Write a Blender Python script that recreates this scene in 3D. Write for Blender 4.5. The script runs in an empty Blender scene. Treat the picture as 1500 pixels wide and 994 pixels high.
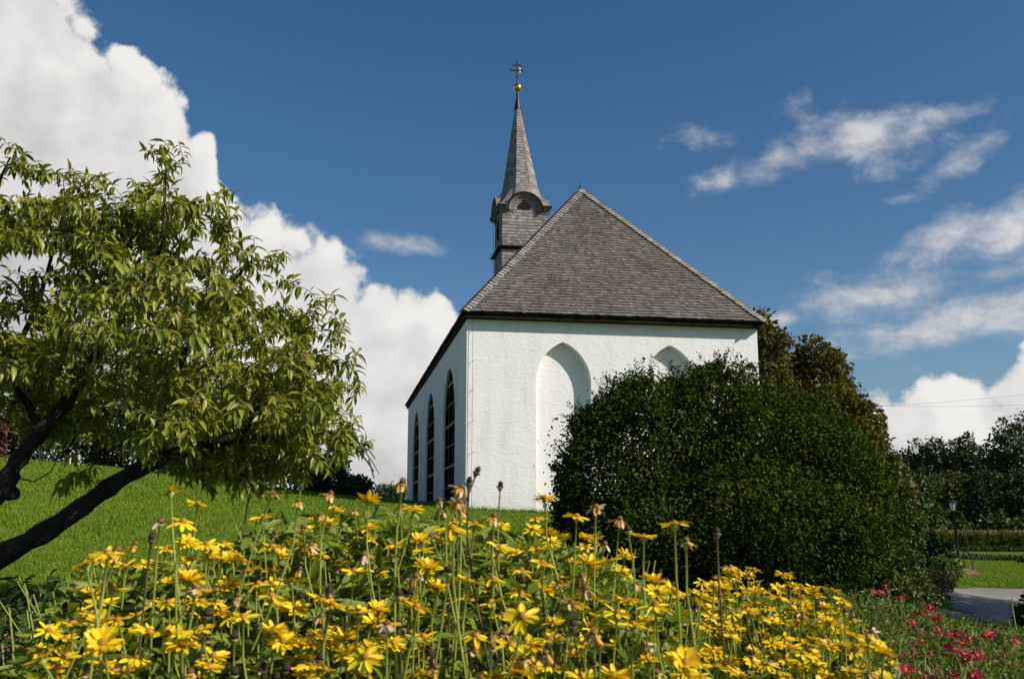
import bpy, math, random
import numpy as np
from mathutils import Vector, Matrix, Euler

scene = bpy.context.scene
COL = scene.collection
R = math.radians
PI = math.pi
rng = np.random.default_rng(7)
random.seed(7)

# ------------------------------------------------------------------ camera
EYE = 1.35                      # eye height above the ground at the camera (m)
F_PX, PITCH = 1455.0, R(10.21)  # focal length in photo pixels, upward tilt
cam_d = bpy.data.cameras.new('camera')
cam_d.sensor_width = 36.0
cam_d.lens = 36.0 * F_PX / 1500.0
cam_d.clip_start, cam_d.clip_end = 0.05, 8000
cam_d.dof.use_dof = True
cam_d.dof.focus_distance = 24.0
cam_d.dof.aperture_fstop = 9.0
cam = bpy.data.objects.new('camera', cam_d)
COL.objects.link(cam)
cam.location = (0, 0, EYE)
cam.rotation_euler = (PI / 2 + PITCH, 0, 0)
scene.camera = cam

# ------------------------------------------------------------------ exposure
scene.view_settings.view_transform = 'Standard'
scene.view_settings.look = 'None'
scene.view_settings.gamma = 1.0
scene.view_settings.use_curve_mapping = False
scene.view_settings.exposure = 0.26
scene.render.film_transparent = False
scene.cycles.max_bounces = 6
scene.cycles.transparent_max_bounces = 8
scene.cycles.use_denoising = True
scene.cycles.sample_clamp_indirect = 6.0

# ------------------------------------------------------------------ sun
SUN_EL = R(34.0)
SUN_AZ = math.atan2(0.930, -0.367)           # clockwise from +Y
SUN = Vector((math.sin(SUN_AZ) * math.cos(SUN_EL), math.cos(SUN_AZ) * math.cos(SUN_EL), math.sin(SUN_EL)))
sun_d = bpy.data.lights.new('sun', 'SUN')
sun_d.energy = 4.6
sun_d.angle = R(0.53)
sun_d.color = (1.0, 0.93, 0.83)
sun = bpy.data.objects.new('sun', sun_d)
COL.objects.link(sun)
sun.rotation_euler = (-SUN).to_track_quat('-Z', 'Y').to_euler()
sun.location = SUN * 60

# ------------------------------------------------------------------ helpers for node trees
def N(nt, typ, **kw):
    n = nt.nodes.new(typ)
    for k, v in kw.items():
        setattr(n, k, v)
    return n

class NB:
    """tiny node-tree builder: every method returns an output socket"""
    def __init__(s, nt): s.nt = nt
    def put(s, sock, v):
        if isinstance(v, bpy.types.NodeSocket): s.nt.links.new(v, sock)
        elif v is not None: sock.default_value = v
    def m(s, op, a, b=None, c=None, clamp=False):
        n = N(s.nt, 'ShaderNodeMath', operation=op, use_clamp=clamp)
        s.put(n.inputs[0], a); s.put(n.inputs[1], b)
        if c is not None: s.put(n.inputs[2], c)
        return n.outputs[0]
    def v(s, op, a, b=None, scale=None):
        n = N(s.nt, 'ShaderNodeVectorMath', operation=op)
        s.put(n.inputs[0], a)
        if b is not None: s.put(n.inputs[1], b)
        if scale is not None: s.put(n.inputs['Scale'], scale)
        return n.outputs['Value'] if op in ('DOT_PRODUCT', 'LENGTH', 'DISTANCE') else n.outputs[0]
    def comb(s, x, y, z):
        n = N(s.nt, 'ShaderNodeCombineXYZ')
        for i, q in enumerate((x, y, z)): s.put(n.inputs[i], q)
        return n.outputs[0]
    def sep(s, v):
        n = N(s.nt, 'ShaderNodeSeparateXYZ'); s.put(n.inputs[0], v); return n.outputs
    def noise(s, vec, scale, detail=4, rough=0.55, dist=0.0):
        n = N(s.nt, 'ShaderNodeTexNoise')
        s.put(n.inputs['Vector'], vec); s.put(n.inputs['Scale'], scale)
        n.inputs['Detail'].default_value = detail; n.inputs['Roughness'].default_value = rough
        n.inputs['Distortion'].default_value = dist
        return n.outputs[0]
    def noisec(s, vec, scale, detail=3, rough=0.5):
        n = N(s.nt, 'ShaderNodeTexNoise')
        s.put(n.inputs['Vector'], vec); s.put(n.inputs['Scale'], scale)
        n.inputs['Detail'].default_value = detail; n.inputs['Roughness'].default_value = rough
        return n.outputs['Color']
    def voro(s, vec, scale, detail=3, rough=0.5):
        n = N(s.nt, 'ShaderNodeTexVoronoi', feature='SMOOTH_F1')
        s.put(n.inputs['Vector'], vec); s.put(n.inputs['Scale'], scale)
        n.inputs['Detail'].default_value = detail; n.inputs['Roughness'].default_value = rough
        n.inputs['Smoothness'].default_value = 0.6
        return n.outputs['Distance']
    def mr(s, v, a, b, c=0.0, d=1.0, smooth=False):
        n = N(s.nt, 'ShaderNodeMapRange', interpolation_type='SMOOTHSTEP' if smooth else 'LINEAR')
        s.put(n.inputs[0], v)
        for i, q in enumerate((a, b, c, d)): s.put(n.inputs[i + 1], q)
        return n.outputs[0]
    def mix(s, f, a, b, blend='MIX'):
        n = N(s.nt, 'ShaderNodeMix', data_type='RGBA', blend_type=blend)
        s.put(n.inputs[0], f); s.put(n.inputs[6], a); s.put(n.inputs[7], b)
        return n.outputs[2]
    def ramp(s, f, stops):
        n = N(s.nt, 'ShaderNodeValToRGB')
        cr = n.color_ramp
        while len(cr.elements) < len(stops): cr.elements.new(0.5)
        for e, (p, c) in zip(cr.elements, stops):
            e.position = p; e.color = (c[0], c[1], c[2], 1)
        s.put(n.inputs[0], f)
        return n.outputs[0]

# photo pixel -> direction / point (used only to survey where the real things stand)
def ray(px, py):
    cx, cy = (px - 750) / F_PX, (497 - py) / F_PX
    return np.array([cx, math.cos(PITCH) - cy * math.sin(PITCH), math.sin(PITCH) + cy * math.cos(PITCH)])
def at(px, py, Y):
    d = ray(px, py)
    p = d * (Y / d[1])
    return Vector((p[0], p[1], p[2] + EYE))
def azel(px, py):
    d = ray(px, py); d = d / np.linalg.norm(d)
    return math.atan2(d[0], d[1]), math.asin(d[2])

# ------------------------------------------------------------------ world: sky and clouds
world = bpy.data.worlds.new('World')
scene.world = world
world.use_nodes = True
wt = world.node_tree
wt.nodes.clear()
w = NB(wt)
sky = N(wt, 'ShaderNodeTexSky', sky_type='NISHITA', sun_disc=False)
sky.sun_elevation, sky.sun_rotation = SUN_EL, SUN_AZ
sky.altitude, sky.air_density, sky.dust_density, sky.ozone_density = 600, 1.0, 1.3, 1.7
SKY_STRENGTH = 0.075

world.cycles.sampling_method = 'MANUAL'
world.cycles.sample_map_resolution = 256
def cloud_lobes():
    """cauliflower relief of the cumulus over (azimuth, elevation)"""
    g = bpy.data.node_groups.new('cloud_lobes', 'ShaderNodeTree')
    g.interface.new_socket('AzEl', in_out='INPUT', socket_type='NodeSocketVector')
    g.interface.new_socket('Relief', in_out='OUTPUT', socket_type='NodeSocketFloat')
    b = NB(g)
    gi, go = N(g, 'NodeGroupInput'), N(g, 'NodeGroupOutput')
    d = gi.outputs[0]
    nz = N(g, 'ShaderNodeTexNoise', noise_dimensions='2D')
    b.put(nz.inputs['Vector'], d); nz.inputs['Scale'].default_value = 9.0; nz.inputs['Detail'].default_value = 2
    dw = b.v('ADD', d, b.v('SCALE', b.v('SUBTRACT', nz.outputs['Color'], (0.5, 0.5, 0.5)), scale=0.10))
    vo = N(g, 'ShaderNodeTexVoronoi', feature='SMOOTH_F1', voronoi_dimensions='2D')
    b.put(vo.inputs['Vector'], dw); vo.inputs['Scale'].default_value = 9.0
    vo.inputs['Detail'].default_value = 2.0; vo.inputs['Roughness'].default_value = 0.5; vo.inputs['Smoothness'].default_value = 0.6
    fi = N(g, 'ShaderNodeTexNoise', noise_dimensions='2D')
    b.put(fi.inputs['Vector'], d); fi.inputs['Scale'].default_value = 40.0; fi.inputs['Detail'].default_value = 5; fi.inputs['Roughness'].default_value = 0.6
    body = b.m('ADD', b.m('MULTIPLY', b.m('SUBTRACT', 0.55, vo.outputs['Distance']), 0.078), b.m('MULTIPLY', b.m('SUBTRACT', fi.outputs[0], 0.5), 0.044))
    b.put(go.inputs[0], body)
    return g
LOBES = cloud_lobes()
tc = N(wt, 'ShaderNodeTexCoord')
direc = w.v('NORMALIZE', tc.outputs['Generated'])
_x, _y, _z = w.sep(direc)
az, el = w.m('ARCTAN2', _x, _y), w.m('ARCSINE', _z)
ae = w.comb(az, el, 0.0)
g1 = N(wt, 'ShaderNodeGroup', node_tree=LOBES); w.put(g1.inputs[0], ae)
g2 = N(wt, 'ShaderNodeGroup', node_tree=LOBES); w.put(g2.inputs[0], w.v('ADD', ae, (0.024, 0.026, 0.0)))
# upper edge of the cumulus bank over azimuth
prof = [(-420, -700), (-100, -420), (60, -160), (150, -10), (215, 62), (262, 122), (314, 196), (321, 262), (374, 318), (394, 318), (440, 326), (510, 346), (590, 376),
        (640, 398), (690, 440), (760, 505), (850, 560), (1000, 600), (1110, 590), (1235, 565), (1270, 540), (1340, 534), (1420, 516), (1480, 500), (1560, 490), (1700, 540), (2100, 640)]
fc = N(wt, 'ShaderNodeFloatCurve')
cur = fc.mapping.curves[0]
pts = []
for (px, py) in prof:
    a, e = azel(px, py); pts.append(((a + 1.2) / 2.4, (e + 0.2) / 1.6))
pts = [(0.0, 0.18)] + sorted(pts) + [(1.0, 0.2)]
while len(cur.points) < len(pts): cur.points.new(0.5, 0.5)
for p, (u, v_) in zip(cur.points, pts):
    p.location = (u, min(max(v_, 0), 1)); p.handle_type = 'VECTOR'
fc.mapping.update()
w.put(fc.inputs['Value'], w.mr(az, -1.2, 1.2))
dep = w.m('SUBTRACT', w.m('MULTIPLY_ADD', fc.outputs[0], 1.6, -0.2), el)
cum = w.m('ADD', w.m('ADD', dep, g1.outputs[0]), -0.010)
# thin high clouds: (px, py, rx, ry, slope)
blobs = [(1040, 200, 62, 17, 0.0), (1170, 226, 130, 24, -0.22), (1250, 206, 115, 40, 0.10), (1350, 186, 60, 18, -0.25), (1405, 236, 60, 20, -0.5),
         (1385, 362, 90, 36, -0.2), (1495, 335, 75, 62, -0.2), (1285, 434, 150, 34, -0.12), (1395, 468, 200, 44, -0.22), (1480, 400, 90, 24, -0.25),
         (1140, 466, 46, 12, 0.0), (1325, 290, 26, 10, 0.0), (585, 356, 60, 16, 0.12)]
f = None
for (px, py, rx, ry, sl) in blobs:
    a, e = azel(px, py)
    off = w.v('SUBTRACT', ae, (a, e, 0.0))
    q = w.v('LENGTH', w.comb(w.m('MULTIPLY', w.m('SUBTRACT', az, a), F_PX / rx), w.v('DOT_PRODUCT', off, (sl * F_PX / ry, F_PX / ry, 0.0)), 0.0))
    f = q if f is None else w.m('SMOOTH_MIN', f, q, 0.25)
wnz = N(wt, 'ShaderNodeTexNoise', noise_dimensions='2D')
w.put(wnz.inputs['Vector'], w.v('MULTIPLY', ae, (1.0, 1.7, 1.0))); wnz.inputs['Scale'].default_value = 15.0
wnz.inputs['Detail'].default_value = 5; wnz.inputs['Roughness'].default_value = 0.6; wnz.inputs['Distortion'].default_value = 0.15
wis = w.m('ADD', w.m('SUBTRACT', 1.30, f), w.m('MULTIPLY', w.m('SUBTRACT', wnz.outputs[0], 0.52), 3.0))
shade = w.m('SUBTRACT', g1.outputs[0], g2.outputs[0])            # lobes turned to the sun are lighter
cover = w.mr(cum, -0.005, 0.014, smooth=True)
depth_dark = w.mr(dep, 0.0, 0.24, smooth=True)
sn = N(wt, 'ShaderNodeTexNoise', noise_dimensions='2D')
w.put(sn.inputs['Vector'], ae); sn.inputs['Scale'].default_value = 5.0; sn.inputs['Detail'].default_value = 2
lum = w.m('ADD', w.m('MULTIPLY_ADD', shade, 3.4, 0.95), w.m('MULTIPLY', depth_dark, -0.20))
lum = w.m('ADD', lum, w.m('MULTIPLY', w.m('SUBTRACT', sn.outputs[0], 0.5), 0.30))
lum = w.m('MINIMUM', w.m('MAXIMUM', lum, 0.50), 1.04)
CLOUD = 9.6
ccol = w.mix(w.mr(lum, 0.5, 1.0), (0.52 * CLOUD, 0.52 * CLOUD, 0.54 * CLOUD, 1), (1.0 * CLOUD, 0.98 * CLOUD, 0.95 * CLOUD, 1))
wcov = w.mr(wis, -0.1, 1.9, 0.0, 0.9, smooth=True)
wcol = w.mix(w.mr(wnz.outputs[0], 0.35, 0.7), (0.60 * CLOUD, 0.60 * CLOUD, 0.63 * CLOUD, 1), (0.86 * CLOUD, 0.85 * CLOUD, 0.84 * CLOUD, 1))
hs = N(wt, 'ShaderNodeHueSaturation')
hs.inputs['Saturation'].default_value = 1.29
hs.inputs['Hue'].default_value = 0.500
hs.inputs['Value'].default_value = 1.0
wt.links.new(sky.outputs[0], hs.inputs['Color'])
c1 = w.mix(wcov, hs.outputs[0], wcol)
c2 = w.mix(cover, c1, ccol)
bg = N(wt, 'ShaderNodeBackground')
wt.links.new(c2, bg.inputs[0])
bg.inputs[1].default_value = SKY_STRENGTH
wo = N(wt, 'ShaderNodeOutputWorld')
wt.links.new(bg.outputs[0], wo.inputs[0])

# ------------------------------------------------------------------ object helpers
def tag(o, label=None, cat=None, group=None, kind=None):
    if label: o['label'] = label
    if cat: o['category'] = cat
    if group: o['group'] = group
    if kind: o['kind'] = kind
    return o
def empty(name, loc=(0, 0, 0), rz=0.0):
    o = bpy.data.objects.new(name, None)
    o.empty_display_size = 0.1
    COL.objects.link(o)
    o.location = loc; o.rotation_euler = (0, 0, rz)
    return o
def mesh_np(name, V, F):
    V = np.asarray(V, dtype=np.float32).reshape(-1, 3)
    F = np.asarray(F, dtype=np.int32)
    me = bpy.data.meshes.new(name)
    k = F.shape[1]
    me.vertices.add(len(V)); me.vertices.foreach_set('co', V.ravel())
    me.loops.add(F.size); me.loops.foreach_set('vertex_index', F.ravel())
    me.polygons.add(len(F))
    me.polygons.foreach_set('loop_start', np.arange(0, F.size, k, dtype=np.int32))
    me.polygons.foreach_set('loop_total', np.full(len(F), k, dtype=np.int32))
    me.update(calc_edges=True)
    return me
def link(name, me, mat, parent=None, smooth=False):
    o = bpy.data.objects.new(name, me)
    COL.objects.link(o)
    if mat is not None:
        me.materials.clear()
        me.materials.append(mat)
    if parent is not None: o.parent = parent
    if smooth: me.polygons.foreach_set('use_smooth', np.ones(len(me.polygons), dtype=bool)); me.update()
    return o

class MB:
    """collects boxes, tubes, lathes and free polygons into ONE mesh object"""
    def __init__(s): s.v = []; s.f = []
    def poly(s, pts, faces=None):
        o = len(s.v)
        s.v += [tuple(p) for p in pts]
        for fc in (faces or [range(len(pts))]): s.f.append(tuple(o + i for i in fc))
    def box(s, c, size, M=None, top=1.0):
        x, y, z = (q / 2 for q in size)
        pts = [(-x, -y, -z), (x, -y, -z), (x, y, -z), (-x, y, -z), (-x * top, -y * top, z), (x * top, -y * top, z), (x * top, y * top, z), (-x * top, y * top, z)]
        pts = [Vector(p) for p in pts]
        if M is not None: pts = [M @ p for p in pts]
        c = Vector(c)
        s.poly([p + c for p in pts], [(0, 3, 2, 1), (4, 5, 6, 7), (0, 1, 5, 4), (1, 2, 6, 5), (2, 3, 7, 6), (3, 0, 4, 7)])
    def obox(s, o, ax, ay, az):
        """box from a corner and three edge vectors"""
        o, ax, ay, az = map(Vector, (o, ax, ay, az))
        p = [o, o + ax, o + ax + ay, o + ay]
        p += [q + az for q in p]
        s.poly(p, [(0, 3, 2, 1), (4, 5, 6, 7), (0, 1, 5, 4), (1, 2, 6, 5), (2, 3, 7, 6), (3, 0, 4, 7)])
    def tube(s, pts, rad, n=8, cap=True):
        pts = [Vector(p) for p in pts]
        if not hasattr(rad, '__len__'): rad = [rad] * len(pts)
        o = len(s.v)
        up = Vector((0.3, 0.2, 1)).normalized()
        for i, p in enumerate(pts):
            t = (pts[min(i + 1, len(pts) - 1)] - pts[max(i - 1, 0)])
            t = t.normalized() if t.length > 1e-9 else Vector((0, 0, 1))
            a = t.cross(up)
            if a.length < 0.05: a = t.cross(Vector((1, 0, 0)))
            a.normalize(); b = t.cross(a)
            for k in range(n):
                q = 2 * PI * k / n
                s.v.append(tuple(p + (a * math.cos(q) + b * math.sin(q)) * rad[i]))
        for i in range(len(pts) - 1):
            for k in range(n):
                s.f.append((o + i * n + k, o + i * n + (k + 1) % n, o + (i + 1) * n + (k + 1) % n, o + (i + 1) * n + k))
        if cap:
            s.f.append(tuple(o + k for k in range(n)))
            s.f.append(tuple(o + (len(pts) - 1) * n + k for k in reversed(range(n))))
    def lathe(s, prof, c=(0, 0, 0), n=16, M=None):
        o = len(s.v); c = Vector(c)
        for (r, z) in prof:
            for k in range(n):
                p = Vector((r * math.cos(2 * PI * k / n), r * math.sin(2 * PI * k / n), z))
                if M is not None: p = M @ p
                s.v.append(tuple(p + c))
        for i in range(len(prof) - 1):
            for k in range(n):
                s.f.append((o + i * n + k, o + i * n + (k + 1) % n, o + (i + 1) * n + (k + 1) % n, o + (i + 1) * n + k))
    def build(s, name, mat, parent=None, smooth=False):
        me = bpy.data.meshes.new(name)
        me.from_pydata([tuple(p) for p in s.v], [], s.f)
        me.update()
        return link(name, me, mat, parent, smooth)

# ------------------------------------------------------------------ materials
def new_mat(name):
    m = bpy.data.materials.new(name); m.use_nodes = True
    m.node_tree.nodes.clear()
    b = NB(m.node_tree)
    out = N(m.node_tree, 'ShaderNodeOutputMaterial')
    return m, b, out
def principled(b, col, rough=0.6, metal=0.0, spec=0.4, normal=None):
    p = N(b.nt, 'ShaderNodeBsdfPrincipled')
    b.put(p.inputs['Base Color'], col if isinstance(col, bpy.types.NodeSocket) else (*col[:3], 1))
    b.put(p.inputs['Roughness'], rough); b.put(p.inputs['Metallic'], metal)
    p.inputs['Specular IOR Level'].default_value = spec
    if normal is not None: b.put(p.inputs['Normal'], normal)
    return p.outputs[0], p
def bump(b, h, strength=0.5, dist=0.02):
    n = N(b.nt, 'ShaderNodeBump')
    n.inputs['Strength'].default_value = strength; n.inputs['Distance'].default_value = dist
    b.put(n.inputs['Height'], h)
    return n.outputs[0]
def objco(b): return N(b.nt, 'ShaderNodeTexCoord').outputs['Object']
def island(b): return N(b.nt, 'ShaderNodeNewGeometry').outputs['Random Per Island']

def leaf_mat(name, stops, rough=0.5, trans=0.3, tcol=None, spec=0.35, vary=0.0):
    """leaves: colour differs leaf by leaf, some light passes through"""
    m, b, out = new_mat(name)
    r = island(b)
    col = b.ramp(r, stops)
    if vary:
        nz = b.noise(N(b.nt, 'ShaderNodeNewGeometry').outputs['Position'], vary, 3)
        col = b.mix(b.mr(nz, 0.35, 0.7), col, b.mix(1.0, col, (1.35, 1.2, 0.7, 1), 'MULTIPLY'))
    s, _ = principled(b, col, rough, spec=spec)
    t = N(b.nt, 'ShaderNodeBsdfTranslucent')
    b.put(t.inputs[0], b.mix(1.0, col, (*(tcol or (1.5, 1.5, 0.6)), 1), 'MULTIPLY'))
    mx = N(b.nt, 'ShaderNodeMixShader')
    mx.inputs[0].default_value = trans
    b.nt.links.new(s, mx.inputs[1]); b.nt.links.new(t.outputs[0], mx.inputs[2])
    b.nt.links.new(mx.outputs[0], out.inputs[0])
    return m
def noise_mat(name, stops, scale=8.0, rough=0.7, bumpd=0.0, bscale=30.0, metal=0.0, spec=0.4, bstr=0.6):
    m, b, out = new_mat(name)
    co = objco(b)
    col = b.ramp(b.noise(co, scale, 5, 0.6), stops)
    nrm = bump(b, b.noise(co, bscale, 5, 0.6), bstr, bumpd) if bumpd else None
    s, _ = principled(b, col, rough, metal, spec, nrm)
    b.nt.links.new(s, out.inputs[0])
    return m

def plaster_mat():
    m, b, out = new_mat('rough white plaster')
    co = objco(b)
    st = b.v('MULTIPLY', co, (1.0, 1.0, 1.7))
    h1 = b.noise(st, 7.0, 5, 0.62, 0.6)
    h2 = b.noise(st, 30.0, 4, 0.6)
    h3 = b.noise(co, 2.2, 2, 0.5)
    h = b.m('ADD', b.m('MULTIPLY', h1, 1.0), b.m('ADD', b.m('MULTIPLY', h2, 0.45), b.m('MULTIPLY', h3, 0.5)))
    dirt = b.noise(b.v('MULTIPLY', co, (1.4, 1.4, 0.25)), 1.6, 5, 0.65)
    col = b.ramp(dirt, [(0.30, (0.72, 0.705, 0.675)), (0.5, (0.81, 0.803, 0.785)), (0.8, (0.84, 0.835, 0.82))])
    x, y, z = b.sep(co)
    low = b.m('MULTIPLY', b.mr(b.m('ADD', z, b.m('MULTIPLY', dirt, 0.5)), -5.2, -4.3, 1.0, 0.0), 0.35)
    col = b.mix(low, col, (0.50, 0.49, 0.44, 1))
    s, _ = principled(b, col, 0.92, spec=0.15, normal=bump(b, h, 0.42, 0.035))
    b.nt.links.new(s, out.inputs[0])
    return m
def shingle_mat(name, stops, big=0.8):
    """weathered larch shingles: each one its own grey, streaks along the grain, broad weather patches"""
    m, b, out = new_mat(name)
    co = objco(b)
    r = island(b)
    col = b.ramp(r, stops)
    patch = b.noise(co, big, 4, 0.6)
    col = b.mix(b.mr(patch, 0.38, 0.66, 0.0, 0.5), col, b.mix(1.0, col, (0.62, 0.57, 0.55, 1), 'MULTIPLY'))
    grain = b.noise(b.v('MULTIPLY', co, (26.0, 26.0, 6.0)), 2.0, 4, 0.6)
    col = b.mix(b.mr(grain, 0.3, 0.75, 0.0, 0.45), col, b.mix(1.0, col, (0.6, 0.58, 0.56, 1), 'MULTIPLY'))
    s, _ = principled(b, col, 0.85, spec=0.25, normal=bump(b, grain, 0.35, 0.01))
    b.nt.links.new(s, out.inputs[0])
    return m
M = {}
M['plaster'] = plaster_mat()
M['shingle'] = shingle_mat('grey larch shingles', [(0.0, (0.135, 0.117, 0.106)), (0.3, (0.170, 0.149, 0.136)), (0.75, (0.202, 0.178, 0.163)), (1.0, (0.255, 0.228, 0.21))])
M['spire_shingle'] = shingle_mat('silver grey spire shingles', [(0.0, (0.20, 0.185, 0.175)), (0.5, (0.28, 0.26, 0.25)), (1.0, (0.37, 0.35, 0.335))], 1.6)
M['cap_shingle'] = shingle_mat('ridge shingles paled as sunlit', [(0.0, (0.25, 0.225, 0.205)), (0.5, (0.33, 0.30, 0.275)), (1.0, (0.40, 0.365, 0.34))], 1.2)  # same wood as the roof, paled to paint in the sunlit hip strip
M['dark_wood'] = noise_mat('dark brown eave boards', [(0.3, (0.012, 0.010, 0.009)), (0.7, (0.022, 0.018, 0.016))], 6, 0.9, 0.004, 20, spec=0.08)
M['grey_wood'] = noise_mat('weathered cornice wood', [(0.3, (0.10, 0.085, 0.075)), (0.7, (0.20, 0.175, 0.16))], 5, 0.8, 0.004, 22)
M['dark_metal'] = noise_mat('dark patinated metal', [(0.3, (0.018, 0.018, 0.02)), (0.7, (0.04, 0.04, 0.042))], 9, 0.5, 0, metal=0.4)
M['gold'] = noise_mat('gilded copper', [(0.3, (0.62, 0.40, 0.09)), (0.7, (0.80, 0.56, 0.16))], 8, 0.28, 0, metal=1.0)
M['mullion'] = noise_mat('grey painted window bars', [(0.3, (0.045, 0.043, 0.042)), (0.7, (0.075, 0.071, 0.068))], 8, 0.6)
M['pane'] = noise_mat('dark leaded glass', [(0.3, (0.006, 0.006, 0.007)), (0.7, (0.011, 0.011, 0.012))], 5, 0.6, 0.002, 7, spec=0.0)
M['cable'] = noise_mat('lightning cable metal', [(0.3, (0.22, 0.22, 0.22)), (0.7, (0.34, 0.34, 0.34))], 20, 0.5, metal=0.6)
M['bark'] = noise_mat('dark cherry bark', [(0.3, (0.018, 0.014, 0.011)), (0.6, (0.034, 0.027, 0.021)), (0.85, (0.085, 0.078, 0.066))], 9, 0.85, 0.03, 28, spec=0.2, bstr=0.9)
M['twig'] = noise_mat('grey brown twigs', [(0.3, (0.09, 0.07, 0.055)), (0.7, (0.19, 0.16, 0.13))], 20, 0.8, spec=0.2)
M['trunk'] = noise_mat('brown tree bark', [(0.3, (0.045, 0.035, 0.027)), (0.7, (0.11, 0.09, 0.07))], 6, 0.9, 0.02, 18, spec=0.2)
M['stone'] = noise_mat('pale kerb stone', [(0.3, (0.22, 0.20, 0.17)), (0.7, (0.38, 0.35, 0.31))], 9, 0.85, 0.01, 30)
M['red_stone'] = noise_mat('reddish bark mulch and stone', [(0.3, (0.14, 0.075, 0.05)), (0.7, (0.28, 0.17, 0.12))], 6, 0.9, 0.03, 14)
M['lamp_glass'] = noise_mat('frosted lamp glass', [(0.3, (0.42, 0.44, 0.44)), (0.7, (0.52, 0.54, 0.54))], 4, 0.3)
M['net'] = noise_mat('teal netting', [(0.3, (0.02, 0.16, 0.11)), (0.7, (0.03, 0.22, 0.15))], 12, 0.7)

# ------------------------------------------------------------------ terrain: thin-plate spline through surveyed ground points
SURV = [(680, 747, 27), (598, 740, 49.7), (785, 752, 27.4), (1115, 768, 28.5), (640, 744, 38), (50, 676, 34), (200, 688, 34), (400, 716, 33), (540, 733, 40), (-250, 655, 30),
        (100, 792, 13), (400, 772, 14), (700, 772, 17), (30, 865, 8.0), (300, 835, 8.0), (600, 850, 9), (850, 838, 12.5), (1000, 862, 14), (1250, 885, 15.5), (500, 745, 24), (250, 735, 22),
        (1350, 893, 24), (1420, 907, 22), (1400, 867, 30), (1500, 867, 30), (1410, 839, 41), (1480, 850, 35), (1450, 822, 60), (1450, 807, 100), (1700, 905, 22), (1700, 820, 60),
        (1200, 800, 60), (950, 772, 60)]
PTS = [tuple(at(*s)) for s in SURV]
for (x, y, z) in [(0, 0, 0.0), (-1.2, 2.0, .22), (-1.6, 3.5, .42), (0.2, 3.0, .20), (1.0, 2.5, .05), (2.4, 4.0, -.10), (0, 5.2, .45), (2.8, 7.0, -.25), (4.5, 9, -.5), (6.5, 14, -.95), (3, 1, -.1),
                  (0, -10, -.4), (-10, -6, .6), (10, -6, -1.0), (-22, 10, 2.3), (-40, 35, 4.2), (30, 6, -1.4), (12, 14, -1.2), (-6, 4, .95), (-30, 90, 1.5), (0, 100, -.8), (60, 100, -1.9), (40, 170, -2.3),
                  (0, 260, -2.6), (-120, 120, 2.0), (-150, 0, 4), (150, 0, -2), (150, 200, -2.4), (0, -150, -2), (-150, 300, 0), (200, 400, -2.4), (0, 450, -2.6), (-200, 450, -1)]:
    PTS.append((x, y, z))
PTS = np.array(PTS)
def _phi(d2): return 0.5 * d2 * np.log(np.maximum(d2, 1e-9))
_n = len(PTS)
_A = np.zeros((_n + 3, _n + 3))
_d2 = ((PTS[:, None, :2] - PTS[None, :, :2]) ** 2).sum(-1)
_A[:_n, :_n] = _phi(_d2) + np.eye(_n) * 2.0
_A[:_n, _n] = 1; _A[:_n, _n + 1:_n + 3] = PTS[:, :2]; _A[_n:, :_n] = _A[:_n, _n:].T
_w = np.linalg.solve(_A, np.concatenate([PTS[:, 2], [0, 0, 0]]))
def terrain_np(x, y):
    x, y = np.asarray(x, float), np.asarray(y, float)
    sh = x.shape; x, y = x.ravel(), y.ravel()
    out = np.empty(len(x))
    for i in range(0, len(x), 20000):
        d2 = (x[i:i + 20000, None] - PTS[None, :, 0]) ** 2 + (y[i:i + 20000, None] - PTS[None, :, 1]) ** 2
        out[i:i + 20000] = _phi(d2) @ _w[:_n] + _w[_n] + _w[_n + 1] * x[i:i + 20000] + _w[_n + 2] * y[i:i + 20000]
    r = np.hypot(x, y)
    k = np.clip((r - 300) / 300, 0, 1)
    return (out * (1 - k) + -2.5 * k).reshape(sh)
def terrain(x, y): return float(terrain_np(np.array([x]), np.array([y]))[0])

# driveway outline (left and right edge points, in metres)
DRIVE_L = [at(1330, 905, 22), at(1352, 893, 24), at(1368, 876, 27.5), at(1420, 862.5, 31.5), at(1500, 864, 31)]
def drive_mask(x, y):
    """signed distance-like value, > 0 inside the driveway"""
    yc = 26.0 + 0.02 * (x - 12)
    left = 10.55 + 0.10 * (y - 23) + np.clip(y - 27, 0, 9) ** 1.6 * 0.28
    return np.minimum(np.minimum(x - left, y - 21.3), 31.2 - y + 0.25 * np.sin(x * 0.8))

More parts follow.
